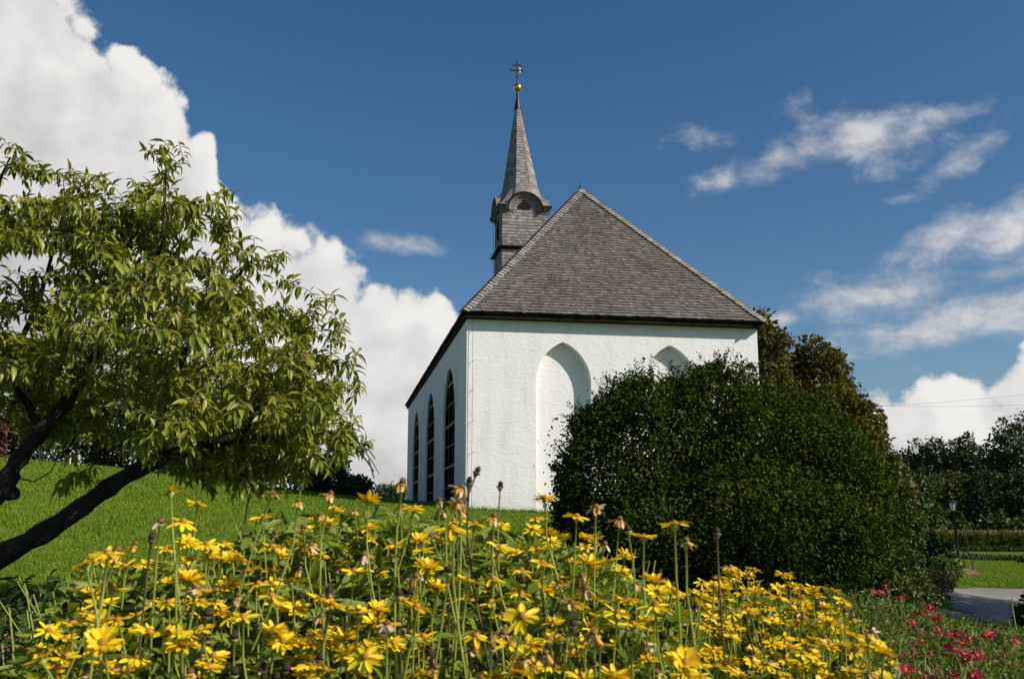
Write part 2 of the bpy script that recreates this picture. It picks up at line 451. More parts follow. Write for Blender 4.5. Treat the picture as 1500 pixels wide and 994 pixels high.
def ground_mat():
    m, b, out = new_mat('meadow ground')
    co = objco(b)
    n1 = b.noise(co, 0.55, 5, 0.6)
    n2 = b.noise(co, 14.0, 4, 0.65)
    n3 = b.noise(co, 70.0, 3, 0.7)
    col = b.ramp(n1, [(0.3, (0.065, 0.130, 0.008)), (0.5, (0.090, 0.175, 0.011)), (0.7, (0.125, 0.195, 0.018))])
    col = b.mix(b.mr(n2, 0.35, 0.7, 0, 0.65), col, (0.055, 0.115, 0.008, 1))
    s, _ = principled(b, col, 0.85, spec=0.15, normal=bump(b, b.m('ADD', n2, n3), 0.8, 0.06))
    b.nt.links.new(s, out.inputs[0])
    return m
M['ground'] = ground_mat()
def build_ground():
    u = np.linspace(-1, 1, 241); v = np.linspace(0, 1, 281)
    xs = np.sinh(u * 5.2) / math.sinh(5.2) * 2600
    t = np.linspace(-0.42, 1, 300)
    ys = np.sinh(t * 5.4) / math.sinh(5.4) * 4200
    X, Y = np.meshgrid(xs, ys)
    Z = terrain_np(X, Y)
    V = np.stack([X, Y, Z], -1).reshape(-1, 3)
    nx, ny = len(xs), len(ys)
    i, j = np.meshgrid(np.arange(nx - 1), np.arange(ny - 1))
    a = (j * nx + i).ravel()
    F = np.stack([a, a + 1, a + nx + 1, a + nx], 1)
    tag(link('ground', mesh_np('ground', V, F), M['ground'], None, True), 'green lawn sloping up to the white church', 'ground', kind='structure')
build_ground()

def gravel_mat():
    m, b, out = new_mat('pale gravel and asphalt')
    co = objco(b)
    n1 = b.noise(co, 1.1, 4, 0.6); n2 = b.noise(co, 40.0, 4, 0.7)
    col = b.ramp(n1, [(0.3, (0.20, 0.188, 0.172)), (0.7, (0.30, 0.28, 0.255))])
    col = b.mix(b.mr(n2, 0.3, 0.7, 0, 0.5), col, (0.15, 0.145, 0.138, 1))
    s, _ = principled(b, col, 0.9, spec=0.2, normal=bump(b, n2, 0.7, 0.02))
    b.nt.links.new(s, out.inputs[0])
    return m
M['gravel'] = gravel_mat()
def build_drive():
    xs = np.linspace(9, 60, 256); ys = np.linspace(20, 33, 80)
    X, Y = np.meshgrid(xs, ys)
    mk = drive_mask(X, Y) + 0.18 * np.sin(X * 3.1 + Y) * np.cos(Y * 2.3)
    Z = terrain_np(X, Y) + np.clip(mk * 0.2, -0.02, 0.05)
    nx = len(xs)
    i, j = np.meshgrid(np.arange(nx - 1), np.arange(len(ys) - 1))
    a = (j * nx + i).ravel()
    F = np.stack([a, a + 1, a + nx + 1, a + nx], 1)
    keep = (mk.ravel()[F] > -0.05).all(1)
    tag(link('driveway', mesh_np('driveway', np.stack([X, Y, Z], -1), F[keep]), M['gravel'], None, True), 'grey gravel driveway between the pink flowers and the lawn', 'driveway', kind='structure')
build_drive()

# ------------------------------------------------------------------ church
YAW = R(9.9)
CO = at(684, 467, 27.0)              # near wall corner at eave height
W_, L_ = 8.52, 23.0
HIP_T, RISE = 3.85, 5.28             # run and rise of the hipped end
OVF, OVS = 0.26, 0.07                # eave overhangs (front, sides)
church = empty('church', (CO.x, CO.y, CO.z), YAW)    # local: x along the front, y to the back, z = 0 at the eaves
tag(church, 'white plastered village church with steep grey shingle roof and pointed spire', 'church')
ZB = -6.6                            # foot of the walls, below the turf

def arch_pts(cx, hw, zs, rise, n=14):
    """pointed arch from left spring to right spring"""
    Rr = (hw * hw + rise * rise) / (2 * hw)
    pts = []
    a1 = math.atan2(rise, Rr - hw)
    for i in range(n + 1):
        a = a1 * i / n
        pts.append((cx - hw + Rr - Rr * math.cos(a), zs + Rr * math.sin(a)))
    return pts + [(2 * cx - x, z) for (x, z) in reversed(pts[:-1])]
def wall_with_openings(mb, P, length, ztop, zbot, ops):
    """P(u, z, d): local wall point, d = depth inwards. ops: (cx, hw, z0, zspring, rise, depth)"""
    u = 0.0
    quad = lambda a, b_, c, d: mb.poly([a, b_, c, d])
    for (cx, hw, z0, zs, rise, dp) in sorted(ops):
        quad(P(u, zbot, 0), P(cx - hw, zbot, 0), P(cx - hw, ztop, 0), P(u, ztop, 0))
        ap = arch_pts(cx, hw, zs, rise)
        for (a, b_) in zip(ap[:-1], ap[1:]):
            quad(P(a[0], a[1], 0), P(b_[0], b_[1], 0), P(b_[0], ztop, 0), P(a[0], ztop, 0))
        if z0 > zbot: quad(P(cx - hw, zbot, 0), P(cx + hw, zbot, 0), P(cx + hw, z0, 0), P(cx - hw, z0, 0))
        path = [(cx - hw, z0)] + ap + [(cx + hw, z0)]
        for (a, b_) in zip(path[:-1], path[1:]):
            quad(P(a[0], a[1], 0), P(a[0], a[1], dp), P(b_[0], b_[1], dp), P(b_[0], b_[1], 0))
        if z0 > zbot: quad(P(cx - hw, z0, 0), P(cx + hw, z0, 0), P(cx + hw, z0, dp), P(cx - hw, z0, dp))
        u = cx + hw
    quad(P(u, zbot, 0), P(length, zbot, 0), P(length, ztop, 0), P(u, ztop, 0))
def arch_panel(mb, P, op, extra=0.03):
    cx, hw, z0, zs, rise, dp = op
    ap = arch_pts(cx, hw + extra, zs, rise + extra)
    mb.poly([P(cx - hw - extra, z0 - extra, dp)] + [P(a, z, dp) for a, z in ap] + [P(cx + hw + extra, z0 - extra, dp)])

ZT = 0.10
front = lambda u, z, d: Vector((u, d, z))
left = lambda u, z, d: Vector((d, u, z))
right = lambda u, z, d: Vector((W_ - d, u, z))
back = lambda u, z, d: Vector((u, L_ - d, z))
niches = [(2.73, 0.79, ZB, -1.72, 1.16, 0.27), (5.86, 0.79, ZB, -1.72, 1.16, 0.27)]
wins = [(t, 1.70, -5.15, -2.55, 1.80, 0.08) for t in (4.38, 10.8, 17.7)]
mb = MB(); wall_with_openings(mb, front, W_, ZT, ZB, niches); mb.build('front_wall', M['plaster'], church)
mb = MB(); wall_with_openings(mb, left, L_, ZT, ZB, wins); mb.build('side_wall', M['plaster'], church)
mb = MB(); wall_with_openings(mb, right, L_, ZT, ZB, wins); mb.build('side_wall', M['plaster'], church)
mb = MB(); mb.poly([back(0, ZB, 0), back(W_, ZB, 0), back(W_, ZT, 0), back(0, ZT, 0)]); mb.build('back_wall', M['plaster'], church)
for op in niches:
    mb = MB(); arch_panel(mb, front, op); mb.build('niche', M['plaster'], church)
for side, P in ((0, left), (1, right)):
    for op in wins:
        cx, hw, z0, zs, rise, dp = op
        fr = MB()
        # frame following the arch
        path = [(cx - hw, z0)] + arch_pts(cx, hw, zs, rise) + [(cx + hw, z0)]
        path2 = [(cx - hw + .07, z0)] + arch_pts(cx, hw - .07, zs, rise - .09) + [(cx + hw - .07, z0)]
        for k in range(len(path) - 1):
            a, b_, c, d = path[k], path[k + 1], path2[k + 1], path2[k]
            fr.poly([P(*a, dp - .012), P(*b_, dp - .012), P(*c, dp - .012), P(*d, dp - .012)])
            fr.poly([P(*d, dp - .012), P(*c, dp - .012), P(*c, dp + .02), P(*d, dp + .02)])
        Rr = (hw * hw + rise * rise) / (2 * hw)
        def half_at(z):
            if z <= zs: return hw
            return max(0.0, math.sqrt(max(Rr * Rr - (z - zs) ** 2, 0)) - (Rr - hw))
        for q in (-hw / 3, hw / 3):
            # top of the upright bar meets the arch
            zz = zs
            while half_at(zz) > abs(q) and zz < zs + rise: zz += 0.02
            a, b_ = P(cx + q - .016, z0, dp - .008), P(cx + q + .016, z0, dp - .008)
            fr.obox(a, b_ - a, P(cx + q - .016, z0, dp - .002) - a, Vector((0, 0, zz - z0)))
        k, z = 0, z0 + 0.66
        while z < zs + rise - 0.25:
            hh = half_at(z) - .01
            th = .04 if k % 2 else .016
            a, b_ = P(cx - hh, z - th, dp - (.010 if k % 2 else .007)), P(cx + hh, z - th, dp - (.010 if k % 2 else .007))
            fr.obox(a, b_ - a, P(cx - hh, z - th, dp - .001) - a, Vector((0, 0, 2 * th)))
            k += 1; z += 0.655
        fo = fr.build('window', M['mullion'], church)
        pn = MB(); arch_panel(pn, P, (cx, hw, z0, zs, rise, dp + .0), 0.03); pn.build('pane', M['pane'], fo)
        sl = MB(); a = P(cx - hw - .08, z0 - .09, -.09); sl.obox(a, P(cx + hw + .08, z0 - .09, -.09) - a, P(cx - hw - .08, z0 - .09, dp - .01) - a, Vector((0, 0, .085)))
        sl.build('sill', M['dark_wood'], fo)

# eaves: boarded soffit and fascia all round
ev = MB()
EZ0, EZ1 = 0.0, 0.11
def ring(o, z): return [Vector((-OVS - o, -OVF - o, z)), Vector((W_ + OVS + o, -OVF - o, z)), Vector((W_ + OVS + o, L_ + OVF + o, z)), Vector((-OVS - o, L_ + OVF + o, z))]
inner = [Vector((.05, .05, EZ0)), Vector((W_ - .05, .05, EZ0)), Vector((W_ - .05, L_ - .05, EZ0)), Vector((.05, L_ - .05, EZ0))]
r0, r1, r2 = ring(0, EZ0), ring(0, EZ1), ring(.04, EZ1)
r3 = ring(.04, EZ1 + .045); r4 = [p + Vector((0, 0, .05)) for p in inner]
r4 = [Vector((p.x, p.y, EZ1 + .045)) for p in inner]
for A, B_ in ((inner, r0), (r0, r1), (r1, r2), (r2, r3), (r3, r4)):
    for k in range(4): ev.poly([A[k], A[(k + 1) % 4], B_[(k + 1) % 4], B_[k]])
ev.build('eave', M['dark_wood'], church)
# half round gutter hints: drip board under the front eave
# shingle fields
def shingles(quads, expo, wid, thick=0.022, seed=1, jitter=0.25, lift=0.012):
    """courses of separate shingles over quads given as (bottom-left, bottom-right, top-right, top-left)"""
    g = np.random.default_rng(seed)
    VV, FF = [], []
    base = 0
    for (A, B_, C, D) in quads:
        A, B_, C, D = (np.array(q, float) for q in (A, B_, C, D))
        nrm = np.cross(B_ - A, D - A)
        if np.linalg.norm(nrm) < 1e-9: nrm = np.cross(B_ - A, C - A)
        nrm /= np.linalg.norm(nrm)
        ub = (B_ - A) / np.linalg.norm(B_ - A)
        up = np.cross(nrm, ub)
        H = np.dot(D - A, up)
        rows = max(1, int(round(H / expo))); ex = H / rows
        for i in range(rows):
            v0, v1 = i / rows, (i + 1) / rows
            L0, R0 = A + (D - A) * v0, B_ + (C - B_) * v0
            L1, R1 = A + (D - A) * v1, B_ + (C - B_) * v1
            u0, u1 = np.dot(L0 - A, ub), np.dot(R0 - A, ub)
            t0, t1 = np.dot(L1 - A, ub), np.dot(R1 - A, ub)
            span = u1 - u0
            if span < 0.02: continue
            n = max(1, int(span / wid))
            ed = np.sort(np.concatenate([[0, 1], (np.arange(1, n) + (g.random(n - 1) - .5) * 0.7 + (i % 2) * .35) / n])) if n > 1 else np.array([0., 1.])
            ed = np.clip(ed, 0, 1)
            a, b_ = ed[:-1], ed[1:]
            ok = (b_ - a) * span > 0.012; a, b_ = a[ok], b_[ok]
            k = len(a)
            if not k: continue
            gap = min(0.003, wid * .03) / max(span, .01)
            xa, xb = u0 + (a + gap) * span, u0 + (b_ - gap) * span
            # top edge follows the tapering field
            ya, yb = t0 + a * (t1 - t0), t0 + b_ * (t1 - t0)
            dz = (g.random(k) - .5) * ex * jitter
            lf = thick + lift + g.random(k) * 0.010
            z0 = np.dot(L0 - A, up); z1 = z0 + ex * 1.04
            def pt(x, y, h): return A[None] + ub[None] * x[:, None] + up[None] * y[:, None] + nrm[None] * h[:, None]
            lo = np.full(k, z0) + np.minimum(dz, ex * .12); hi = np.full(k, z1)
            P0, P1 = pt(xa, lo, lf), pt(xb, lo, lf)
            P2, P3 = pt(yb, hi, np.full(k, lift * .5)), pt(ya, hi, np.full(k, lift * .5))
            P4, P5 = pt(xa, lo, np.full(k, 0.0)), pt(xb, lo, np.full(k, 0.0))
            VV.append(np.stack([P0, P1, P2, P3, P4, P5], 1).reshape(-1, 3))
            o = base + np.arange(k)[:, None] * 6
            FF.append(np.concatenate([o + np.array([[0, 1, 2, 3]]), o + np.array([[4, 5, 1, 0]]), o + np.array([[4, 0, 3, 3]])[:, :4], o + np.array([[1, 5, 2, 2]])], 0))
            base += k * 6
    V, F = np.concatenate(VV), np.concatenate(FF)
    me = bpy.data.meshes.new('shingles')
    faces = [tuple(f) if f[2] != f[3] else tuple(f[:3]) for f in F.tolist()]
    me.from_pydata(V.tolist(), [], faces); me.update()
    return me
RB = EZ1 + .05
E0, E1 = Vector((-OVS - .07, -OVF - .07, RB)), Vector((W_ + OVS + .07, -OVF - .07, RB))
E3, E2 = Vector((-OVS - .07, L_ + OVF + .07, RB)), Vector((W_ + OVS + .07, L_ + OVF + .07, RB))
AP, AB = Vector((W_ / 2, HIP_T, RISE)), Vector((W_ / 2, L_ - HIP_T, RISE))
deck = MB()
for pl in ((E0, E1, AP), (E1, E2, AB, AP), (E2, E3, AB), (E3, E0, AP, AB)): deck.poly(pl)
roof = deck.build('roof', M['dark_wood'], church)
sh = shingles([(E0, E1, AP, AP)], 0.126, 0.115, seed=3)
link('roof_front', sh, M['shingle'], roof)
sh = shingles([(E1, E2, AB, AP), (E3, E0, AP, AB), (E2, E3, AB, AB)], 0.17, 0.22, seed=4)
link('roof_slope', sh, M['shingle'], roof)
def hip_caps(P, Q, n1, n2, wid=0.17, step=0.135):
    """overlapping pairs of cap shingles along the line P -> Q, folded over the two roof planes (d1, d2 point down each plane)"""
    g = np.random.default_rng(11)
    c = MB()
    P, Q = Vector(P), Vector(Q); t = (Q - P); Ln = t.length; t /= Ln
    n = int(Ln / step)
    for i in range(n):
        for d, nn in ((n1[0], n1[1]), (n2[0], n2[1])):
            s0, s1 = i * step - .02, i * step + step * 1.5
            w0 = wid * (0.92 + .16 * g.random())
            hi, lo = 0.030, 0.075 + .012 * g.random()
            a, b_ = P + t * s0 + nn * lo, P + t * min(s1, Ln) + nn * hi
            a2, b2 = a + d * w0, b_ + d * w0
            th = nn * -.022
            c.poly([a, b_, b2, a2, a + th, b_ + th, b2 + th, a2 + th], [(0, 1, 2, 3), (0, 3, 7, 4), (3, 2, 6, 7), (4, 7, 6, 5)])
    return c
def plane_n(a, b_, c):
    n = (b_ - a).cross(c - a).normalized()
    return n if n.z > 0 else -n
nF, nL, nR = plane_n(E0, E1, AP), plane_n(E3, E0, AP), plane_n(E1, E2, AP)
def inpl(n, t, toward):
    d = n.cross(t).normalized()
    return d if d.dot(toward) > 0 else -d
tl, tr = (AP - E0).normalized(), (AP - E1).normalized()
mid = (E0 + E1) / 2
hip_caps(E0, AP, (inpl(nF, tl, mid - E0), nF), (inpl(nL, tl, E3 - E0), nL)).build('hip_cap', M['cap_shingle'], roof)
hip_caps(E1, AP, (inpl(nF, tr, mid - E1), nF), (inpl(nR, tr, E2 - E1), nR)).build('hip_cap', M['cap_shingle'], roof)
ty = Vector((0, 1, 0))
hip_caps(AP, AB, (inpl(nL, ty, Vector((-1, 0, -1))), nL), (inpl(nR, ty, Vector((1, 0, -1))), nR), .18, .2).build('ridge_cap', M['cap_shingle'], roof)
mb = MB(); mb.tube([AP + Vector((-.05, -.05, .0)), AP + Vector((-.05, -.05, .34))], .008, 6); mb.lathe([(.03, .06), (.035, .09), (.0, .12)], AP + Vector((-.05, -.05, 0)), 6); mb.build('lightning_rod', M['dark_metal'], roof)

# lightning cable down the near corner
cb = MB()
cx_ = .16
cb.tube([(cx_, -.07, EZ0 - .02), (cx_, -.075, -2.0), (cx_ - .01, -.07, -4.0), (cx_, -.07, -5.6)], .006, 5)
for z in (-.35, -1.2, -2.0, -2.85, -3.7, -4.6): cb.tube([(cx_ - .06, -.0, z - .02), (cx_ + .05, -.09, z + .04)], .007, 5)
cb.build('lightning_cable', M['cable'], church)

# ---------------- tower on the ridge
TT = 14.9
tw = empty('tower', (W_ / 2 - .02, TT, 0)); tw.parent = church
T_Y = CO.y + W_ / 2 * math.sin(YAW) + TT * math.cos(YAW)
def tz(py): return at(760, py, T_Y).z - CO.z      # height over the eaves of a picture row at the tower
HB = 0.97
z_lo, z_belt, z_cor = 1.5, tz(372), tz(322)
ARC_R, ARC_T = 0.50, .62
def side_M(k): return Matrix.Rotation(k * PI / 2, 3, 'Z')
quads = []
for k in range(4):
    Mk = side_M(k)
    q = lambda u, n, z: Mk @ Vector((u, -n, z))
    quads.append((q(-HB - .03, HB + .03, z_lo), q(HB + .03, HB + .03, z_lo), q(HB + .02, HB + .02, z_belt - .06), q(-HB - .02, HB + .02, z_belt - .06)))
    quads.append((q(-HB, HB, z_belt + .05), q(HB, HB, z_belt + .05), q(HB, HB, z_cor + .02), q(-HB, HB, z_cor + .02)))
    quads.append((q(-ARC_R, HB, z_cor + .02), q(ARC_R, HB, z_cor + .02), q(ARC_R, HB, z_cor + .55), q(-ARC_R, HB, z_cor + .55)))
core = MB(); core.box((0, 0, (z_lo + z_cor) / 2), (2 * HB - .02, 2 * HB - .02, z_cor - z_lo + .02)); core.box((0, 0, z_cor + .25), (2 * HB - .02, 2 * HB - .02, .5))
cbody = core.build('body', M['dark_wood'], tw)
link('tower_cladding', shingles(quads, 0.145, 0.15, .016, 5, .2, .006), M['spire_shingle'], cbody)
cbody.parent = tw
belt = MB()
for k in range(4):
    Mk = side_M(k); q = lambda u, n, z: Mk @ Vector((u, -n, z))
    prof = [(0, -.09), (.10, -.03), (.19, .0), (.19, .035), (0, .13)]
    for (a, b_) in zip(prof[:-1], prof[1:]):
        belt.poly([q(-HB - a[0], HB + a[0], z_belt + a[1]), q(HB + a[0], HB + a[0], z_belt + a[1]), q(HB + b_[0], HB + b_[0], z_belt + b_[1]), q(-HB - b_[0], HB + b_[0], z_belt + b_[1])])
belt.build('belt_moulding', M['dark_wood'], tw)
# cornice: straight - half circle - straight on each face
def cor_path(ext, lift):
    """points (u, z, (ru, rz) radial direction) from -HB-ext to HB+ext"""
    pts = [(-HB - ext, z_cor, (0, 1)), (-HB * .8, z_cor, (0, 1)), (-ARC_R - lift * .9, z_cor, (0, 1))]
    for i in range(13):
        a = PI - PI * i / 12
        pts.append((math.cos(a) * ARC_R, z_cor + .10 + math.sin(a) * ARC_R * 1.0, (math.cos(a), math.sin(a))))
    return pts + [(ARC_R + lift * .9, z_cor, (0, 1)), (HB * .8, z_cor, (0, 1)), (HB + ext, z_cor, (0, 1))]
cprof = [(.0, -.02), (.05, -.02), (.05, .08), (.11, .13), (.18, .20), (.21, .22), (.22, .32), (.0, .32)]
cor, lip = MB(), MB()
for k in range(4):
    Mk = side_M(k)
    for j in range(len(cprof) - 1):
        tgt = lip if j in (5,) else cor
        (o1, r1_), (o2, r2_) = cprof[j], cprof[j + 1]
        pa, pb = cor_path(o1, .28), cor_path(o2, .28)
        for i in range(len(pa) - 1):
            def pp(p, o, r_): return Mk @ Vector((p[0] + p[2][0] * r_, -HB - o, p[1] + p[2][1] * r_))
            tgt.poly([pp(pa[i], o1, r1_), pp(pa[i + 1], o1, r1_), pp(pb[i + 1], o2, r2_), pp(pb[i], o2, r2_)])
cor.build('cornice', M['grey_wood'], tw)
lip.build('cornice_edge', M['dark_wood'], tw)
# lunette louvres and the slit window on each face
sw = MB()
for k in range(4):
    lv = MB()
    Mk = side_M(k); q = lambda u, n, z: Mk @ Vector((u, -n, z))
    lv.poly([q(math.cos(PI * i / 10) * .30, HB + .045, z_cor + .18 + math.sin(PI * i / 10) * .34) for i in range(11)])
    lv.build('louvre', M['dark_wood'], tw)
    if k == 3: sw.poly([q(-.17, HB + .05, z_belt + .55), q(.17, HB + .05, z_belt + .55), q(.17, HB + .05, z_belt + 1.3), q(0, HB + .05, z_belt + 1.45), q(-.17, HB + .05, z_belt + 1.3)])
sw.build('sound_opening', M['pane'], tw)
# flared skirt from the cornice up to the octagon
OCT_R = 0.90
z_sk = tz(284)
def oct_r(a):
    a = (a + PI / 8) % (PI / 4) - PI / 8
    return OCT_R * math.cos(PI / 8) / math.cos(a)
sk = MB()
for k in range(4):
    Mk = side_M(k)
    path = cor_path(.225, .28)
    rows = []
    for s in (0, .25, .5, .75, 1.0):
        row = []
        for p in path:
            st = Vector((p[0] + p[2][0] * .325, -HB - .225, p[1] + p[2][1] * .325))
            ang = math.atan2(-(HB + .225), p[0])
            if abs(p[0]) > HB: ang = -PI / 2 + math.copysign(PI / 4, p[0])
            en = Vector((math.cos(ang) * oct_r(ang), math.sin(ang) * oct_r(ang), max(z_sk, st.z + .02)))
            q = st.lerp(en, s)
            q.z = st.z + (en.z - st.z) * (s ** 1.7)
            row.append(Mk @ q)
        rows.append(row)
    for a, b_ in zip(rows[:-1], rows[1:]):
        for i in range(len(a) - 1): sk.poly([a[i], a[i + 1], b_[i + 1], b_[i]])
M['skirt'] = shingle_mat('grey skirt shingles', [(0.0, (0.17, 0.15, 0.14)), (1.0, (0.30, 0.28, 0.265))], 2.0)
sk.build('skirt_roof', M['skirt'], tw)
# octagonal spire
z_tip, r_tip = tz(160), .11
LEAN = Vector((-.12, 0, 0))
def octp(k, r_, z):
    a = PI / 8 + k * PI / 4
    return Vector((r_ * math.cos(a), r_ * math.sin(a), z)) + LEAN * max(0, (z - z_sk) / (z_tip - z_sk))
quads, co_ = [], MB()
z_b = z_sk - .12
for k in range(8):
    zm = z_b + (z_tip - z_b) * .12; rm = OCT_R * .855
    quads.append((octp(k, OCT_R, z_b), octp(k + 1, OCT_R, z_b), octp(k + 1, rm, zm), octp(k, rm, zm)))
    quads.append((octp(k, rm, zm), octp(k + 1, rm, zm), octp(k + 1, r_tip, z_tip), octp(k, r_tip, z_tip)))
    for q in quads[-2:]: co_.poly(q)
sp = co_.build('spire', M['dark_wood'], tw)
sh = shingles(quads, 0.135, 0.13, .012, 6, .15, .004)
link('spire_cladding', sh, M['spire_shingle'], sp)
TIPX = octp(0, 0, z_tip)
zt = lambda py: tz(py)
fn = MB(); fn.lathe([(.155, z_tip - .05), (.15, z_tip + .06), (.10, z_tip + .35), (.065, zt(143)), (.05, zt(133))], (LEAN.x, 0, 0), 12); fn.build('finial', M['dark_metal'], tw, True)
rb = .19; zc = zt(129)
bl = MB(); bl.lathe([(rb * math.sin(PI * i / 14) + .001, zc - rb * math.cos(PI * i / 14)) for i in range(15)], (LEAN.x, 0, 0), 20); bl.build('golden_ball', M['gold'], tw, True)
cr = MB()
x0 = LEAN.x - .03
cr.box((x0, 0, (zc + zt(91)) / 2 + .05), (.045, .045, zt(91) - zc - .1))
zb1, zb2 = zt(96), zt(104)
for zb_, hwid in ((zb1, .17), (zb2, .28)):
    cr.box((x0, 0, zb_), (2 * hwid, .04, .06))
    for s in (-1, 1): cr.box((x0 + s * hwid, 0, zb_), (.04, .045, .10))
cr.box((x0, 0, zt(113)), (.09, .06, .09)); cr.box((x0, 0, zt(90.5)), (.08, .05, .05))
cr.build('cross', M['dark_metal'], tw)
or_ = MB()
for k in range(4):
    a = PI / 4 + k * PI / 2
    c = Vector((x0 + .10 * math.cos(a), 0, zb2 + .10 * math.sin(a)))
    or_.tube([c + Vector((.075 * math.cos(q), -.01, .075 * math.sin(q))) for q in np.linspace(0, 2 * PI, 11)], .011, 5, False)
or_.build('cross_ornament', M['gold'], tw)
tcb = MB(); tcb.tube([(-HB - .10, HB * .9, z_cor - .1), (-HB - .09, HB * .9, z_belt + .3), (-HB - .26, HB * .9, z_belt), (-HB - .09, HB * .9, z_belt - .3), (-HB - .09, HB * .9, z_lo)], .011, 5)
tcb.build('lightning_cable', M['cable'], tw)

# ------------------------------------------------------------------ foliage tools
T_DIAMOND = (np.array([(0, 0, 0), (.45, .5, .10), (1, 0, -.10), (.5, -.5, .10)], float), np.array([(0, 2, 1), (0, 3, 2)]))
def _long():
    P = []
    for s, hw in ((0, .06), (.28, .85), (.62, .80), (1.0, .04)):
        dr = -0.34 * s * s
        P += [(s, hw * .5, dr + .10 * hw), (s, 0, dr), (s, -hw * .5, dr + .10 * hw)]
    Fq = []
    for i in range(3):
        for j in range(2):
            a = i * 3 + j; Fq.append((a, a + 1, a + 4, a + 3))
    return np.array(P, float), np.array(Fq)
T_LONG = _long()
def unit(a): return a / np.maximum(np.linalg.norm(a, axis=-1, keepdims=True), 1e-9)
def leaves(name, O, D, Nn, Ln, Wd, tpl):
    """one leaf-shaped face set per origin: direction D, normal N, length, width"""
    P, F = tpl
    D = unit(D); S = unit(np.cross(Nn, D)); U = np.cross(D, S)
    Ln, Wd = np.asarray(Ln)[:, None, None], np.asarray(Wd)[:, None, None]
    V = O[:, None, :] + Ln * (P[None, :, 0:1] * D[:, None, :] + P[None, :, 2:3] * U[:, None, :]) + Wd * P[None, :, 1:2] * S[:, None, :]
    k = len(P)
    FF = (np.arange(len(O))[:, None, None] * k + F[None]).reshape(-1, F.shape[1])
    return mesh_np(name, V.reshape(-1, 3), FF)
def rdir(g, n): return unit(g.normal(size=(n, 3)))
def lump_points(g, lumps, n, cl_per=10, inner=0.15, spread=0.10):
    """points on bumpy shells of ellipsoids, gathered in twig-sized clusters, plus some inside; returns points and outward directions"""
    L = np.array(lumps, float)
    area = (L[:, 3] * L[:, 4] * L[:, 5]) ** (2 / 3)
    nc = max(1, n // cl_per)
    idx = g.choice(len(L), nc, p=area / area.sum())
    d = rdir(g, nc)
    rad = np.where(g.random(nc) < inner, g.random(nc) ** .5 * .85, 0.80 + 0.26 * g.random(nc) ** 1.3)
    C = L[idx, :3] + d * L[idx, 3:] * rad[:, None]
    # drop clusters buried in another lump
    q = ((C[:, None, :] - L[None, :, :3]) / L[None, :, 3:])
    dist = np.linalg.norm(q, axis=-1); dist[np.arange(nc), idx] = 9
    keep = (dist.min(1) > 0.72) | (g.random(nc) < .25)
    C, d, idx = C[keep], d[keep], idx[keep]
    rep = g.integers(int(cl_per * .5), int(cl_per * 1.6) + 1, len(C))
    sc = (L[idx, 3:].mean(1) * spread)
    ii = np.repeat(np.arange(len(C)), rep)
    P = C[ii] + g.normal(size=(len(ii), 3)) * sc[ii][:, None] * np.array([1, 1, .75])
    return P, d[ii]
def crown_mesh(name, lumps, n, size, seed, tpl=T_DIAMOND, aspect=.62, droop=.25, inner=.15, spread=.10, cl_per=10, wild=.75):
    g = np.random.default_rng(seed)
    P, d = lump_points(g, lumps, n, cl_per, inner, spread)
    k = len(P)
    D = unit(d * .8 + rdir(g, k) * .9 + np.array([0, 0, -droop]))
    Nn = unit(d * .6 + np.array([0, 0, .5]) + rdir(g, k) * wild)
    s = size * (.65 + .7 * g.random(k))
    return leaves(name, P, D, Nn, s, s * aspect, tpl)
def limb_tubes(mb, base, lumps, r0, seed, n=7, sides=6):
    """a tapered trunk with limbs that reach into the crown lumps"""
    g = random.Random(seed)
    base = Vector(base)
    tops = [Vector(l[:3]) for l in lumps]
    zt = max(t.z for t in tops)
    cx = sum(t.x for t in tops) / len(tops); cy = sum(t.y for t in tops) / len(tops)
    top = Vector((cx, cy, base.z + (zt - base.z) * .85))
    def tp(s): return base.lerp(top, s) + Vector((math.sin(s * 5 + seed) * .04 * (zt - base.z) * s, math.cos(s * 4 + seed) * .03 * (zt - base.z) * s, 0))
    mb.tube([tp(i / 8) for i in range(9)], [r0 * (1 - .85 * i / 8) * (1.35 if i == 0 else 1) for i in range(9)], sides)
    for i, t in enumerate(tops[:n]):
        s = .25 + .5 * g.random()
        a = tp(s); m = a.lerp(t, .5) + Vector((0, 0, .12 * (t - a).length))
        rr = r0 * (1 - .85 * s) * .6
        mb.tube([a, a.lerp(m, .5), m, m.lerp(t, .6), t], [rr, rr * .8, rr * .6, rr * .4, rr * .15], 5)

M['leaf_bush'] = leaf_mat('dark glossy shrub leaves', [(0.0, (0.019, 0.037, 0.006)), (0.5, (0.033, 0.057, 0.008)), (0.85, (0.052, 0.080, 0.011)), (1.0, (0.085, 0.11, 0.018))], .75, .14, (1.3, 1.5, .5), .04, vary=1.1)
M['leaf_cherry'] = leaf_mat('cherry leaves', [(0.0, (0.10, 0.145, 0.012)), (0.4, (0.19, 0.228, 0.018)), (0.75, (0.29, 0.29, 0.032)), (0.985, (0.26, 0.24, 0.04)), (1.0, (0.28, 0.12, 0.03))], .42, .30, (1.35, 1.35, .5), .5)
M['leaf_maple'] = leaf_mat('bronze maple leaves', [(0.0, (0.055, 0.062, 0.015)), (0.45, (0.092, 0.086, 0.021)), (0.75, (0.130, 0.098, 0.026)), (1.0, (0.085, 0.12, 0.022))], .65, .2, (1.3, 1.15, .5), .12, vary=.25)
M['leaf_forest'] = leaf_mat('forest leaves', [(0.0, (0.032, 0.056, 0.014)), (0.6, (0.056, 0.088, 0.020)), (1.0, (0.085, 0.118, 0.026))], .6, .12, None, .2)
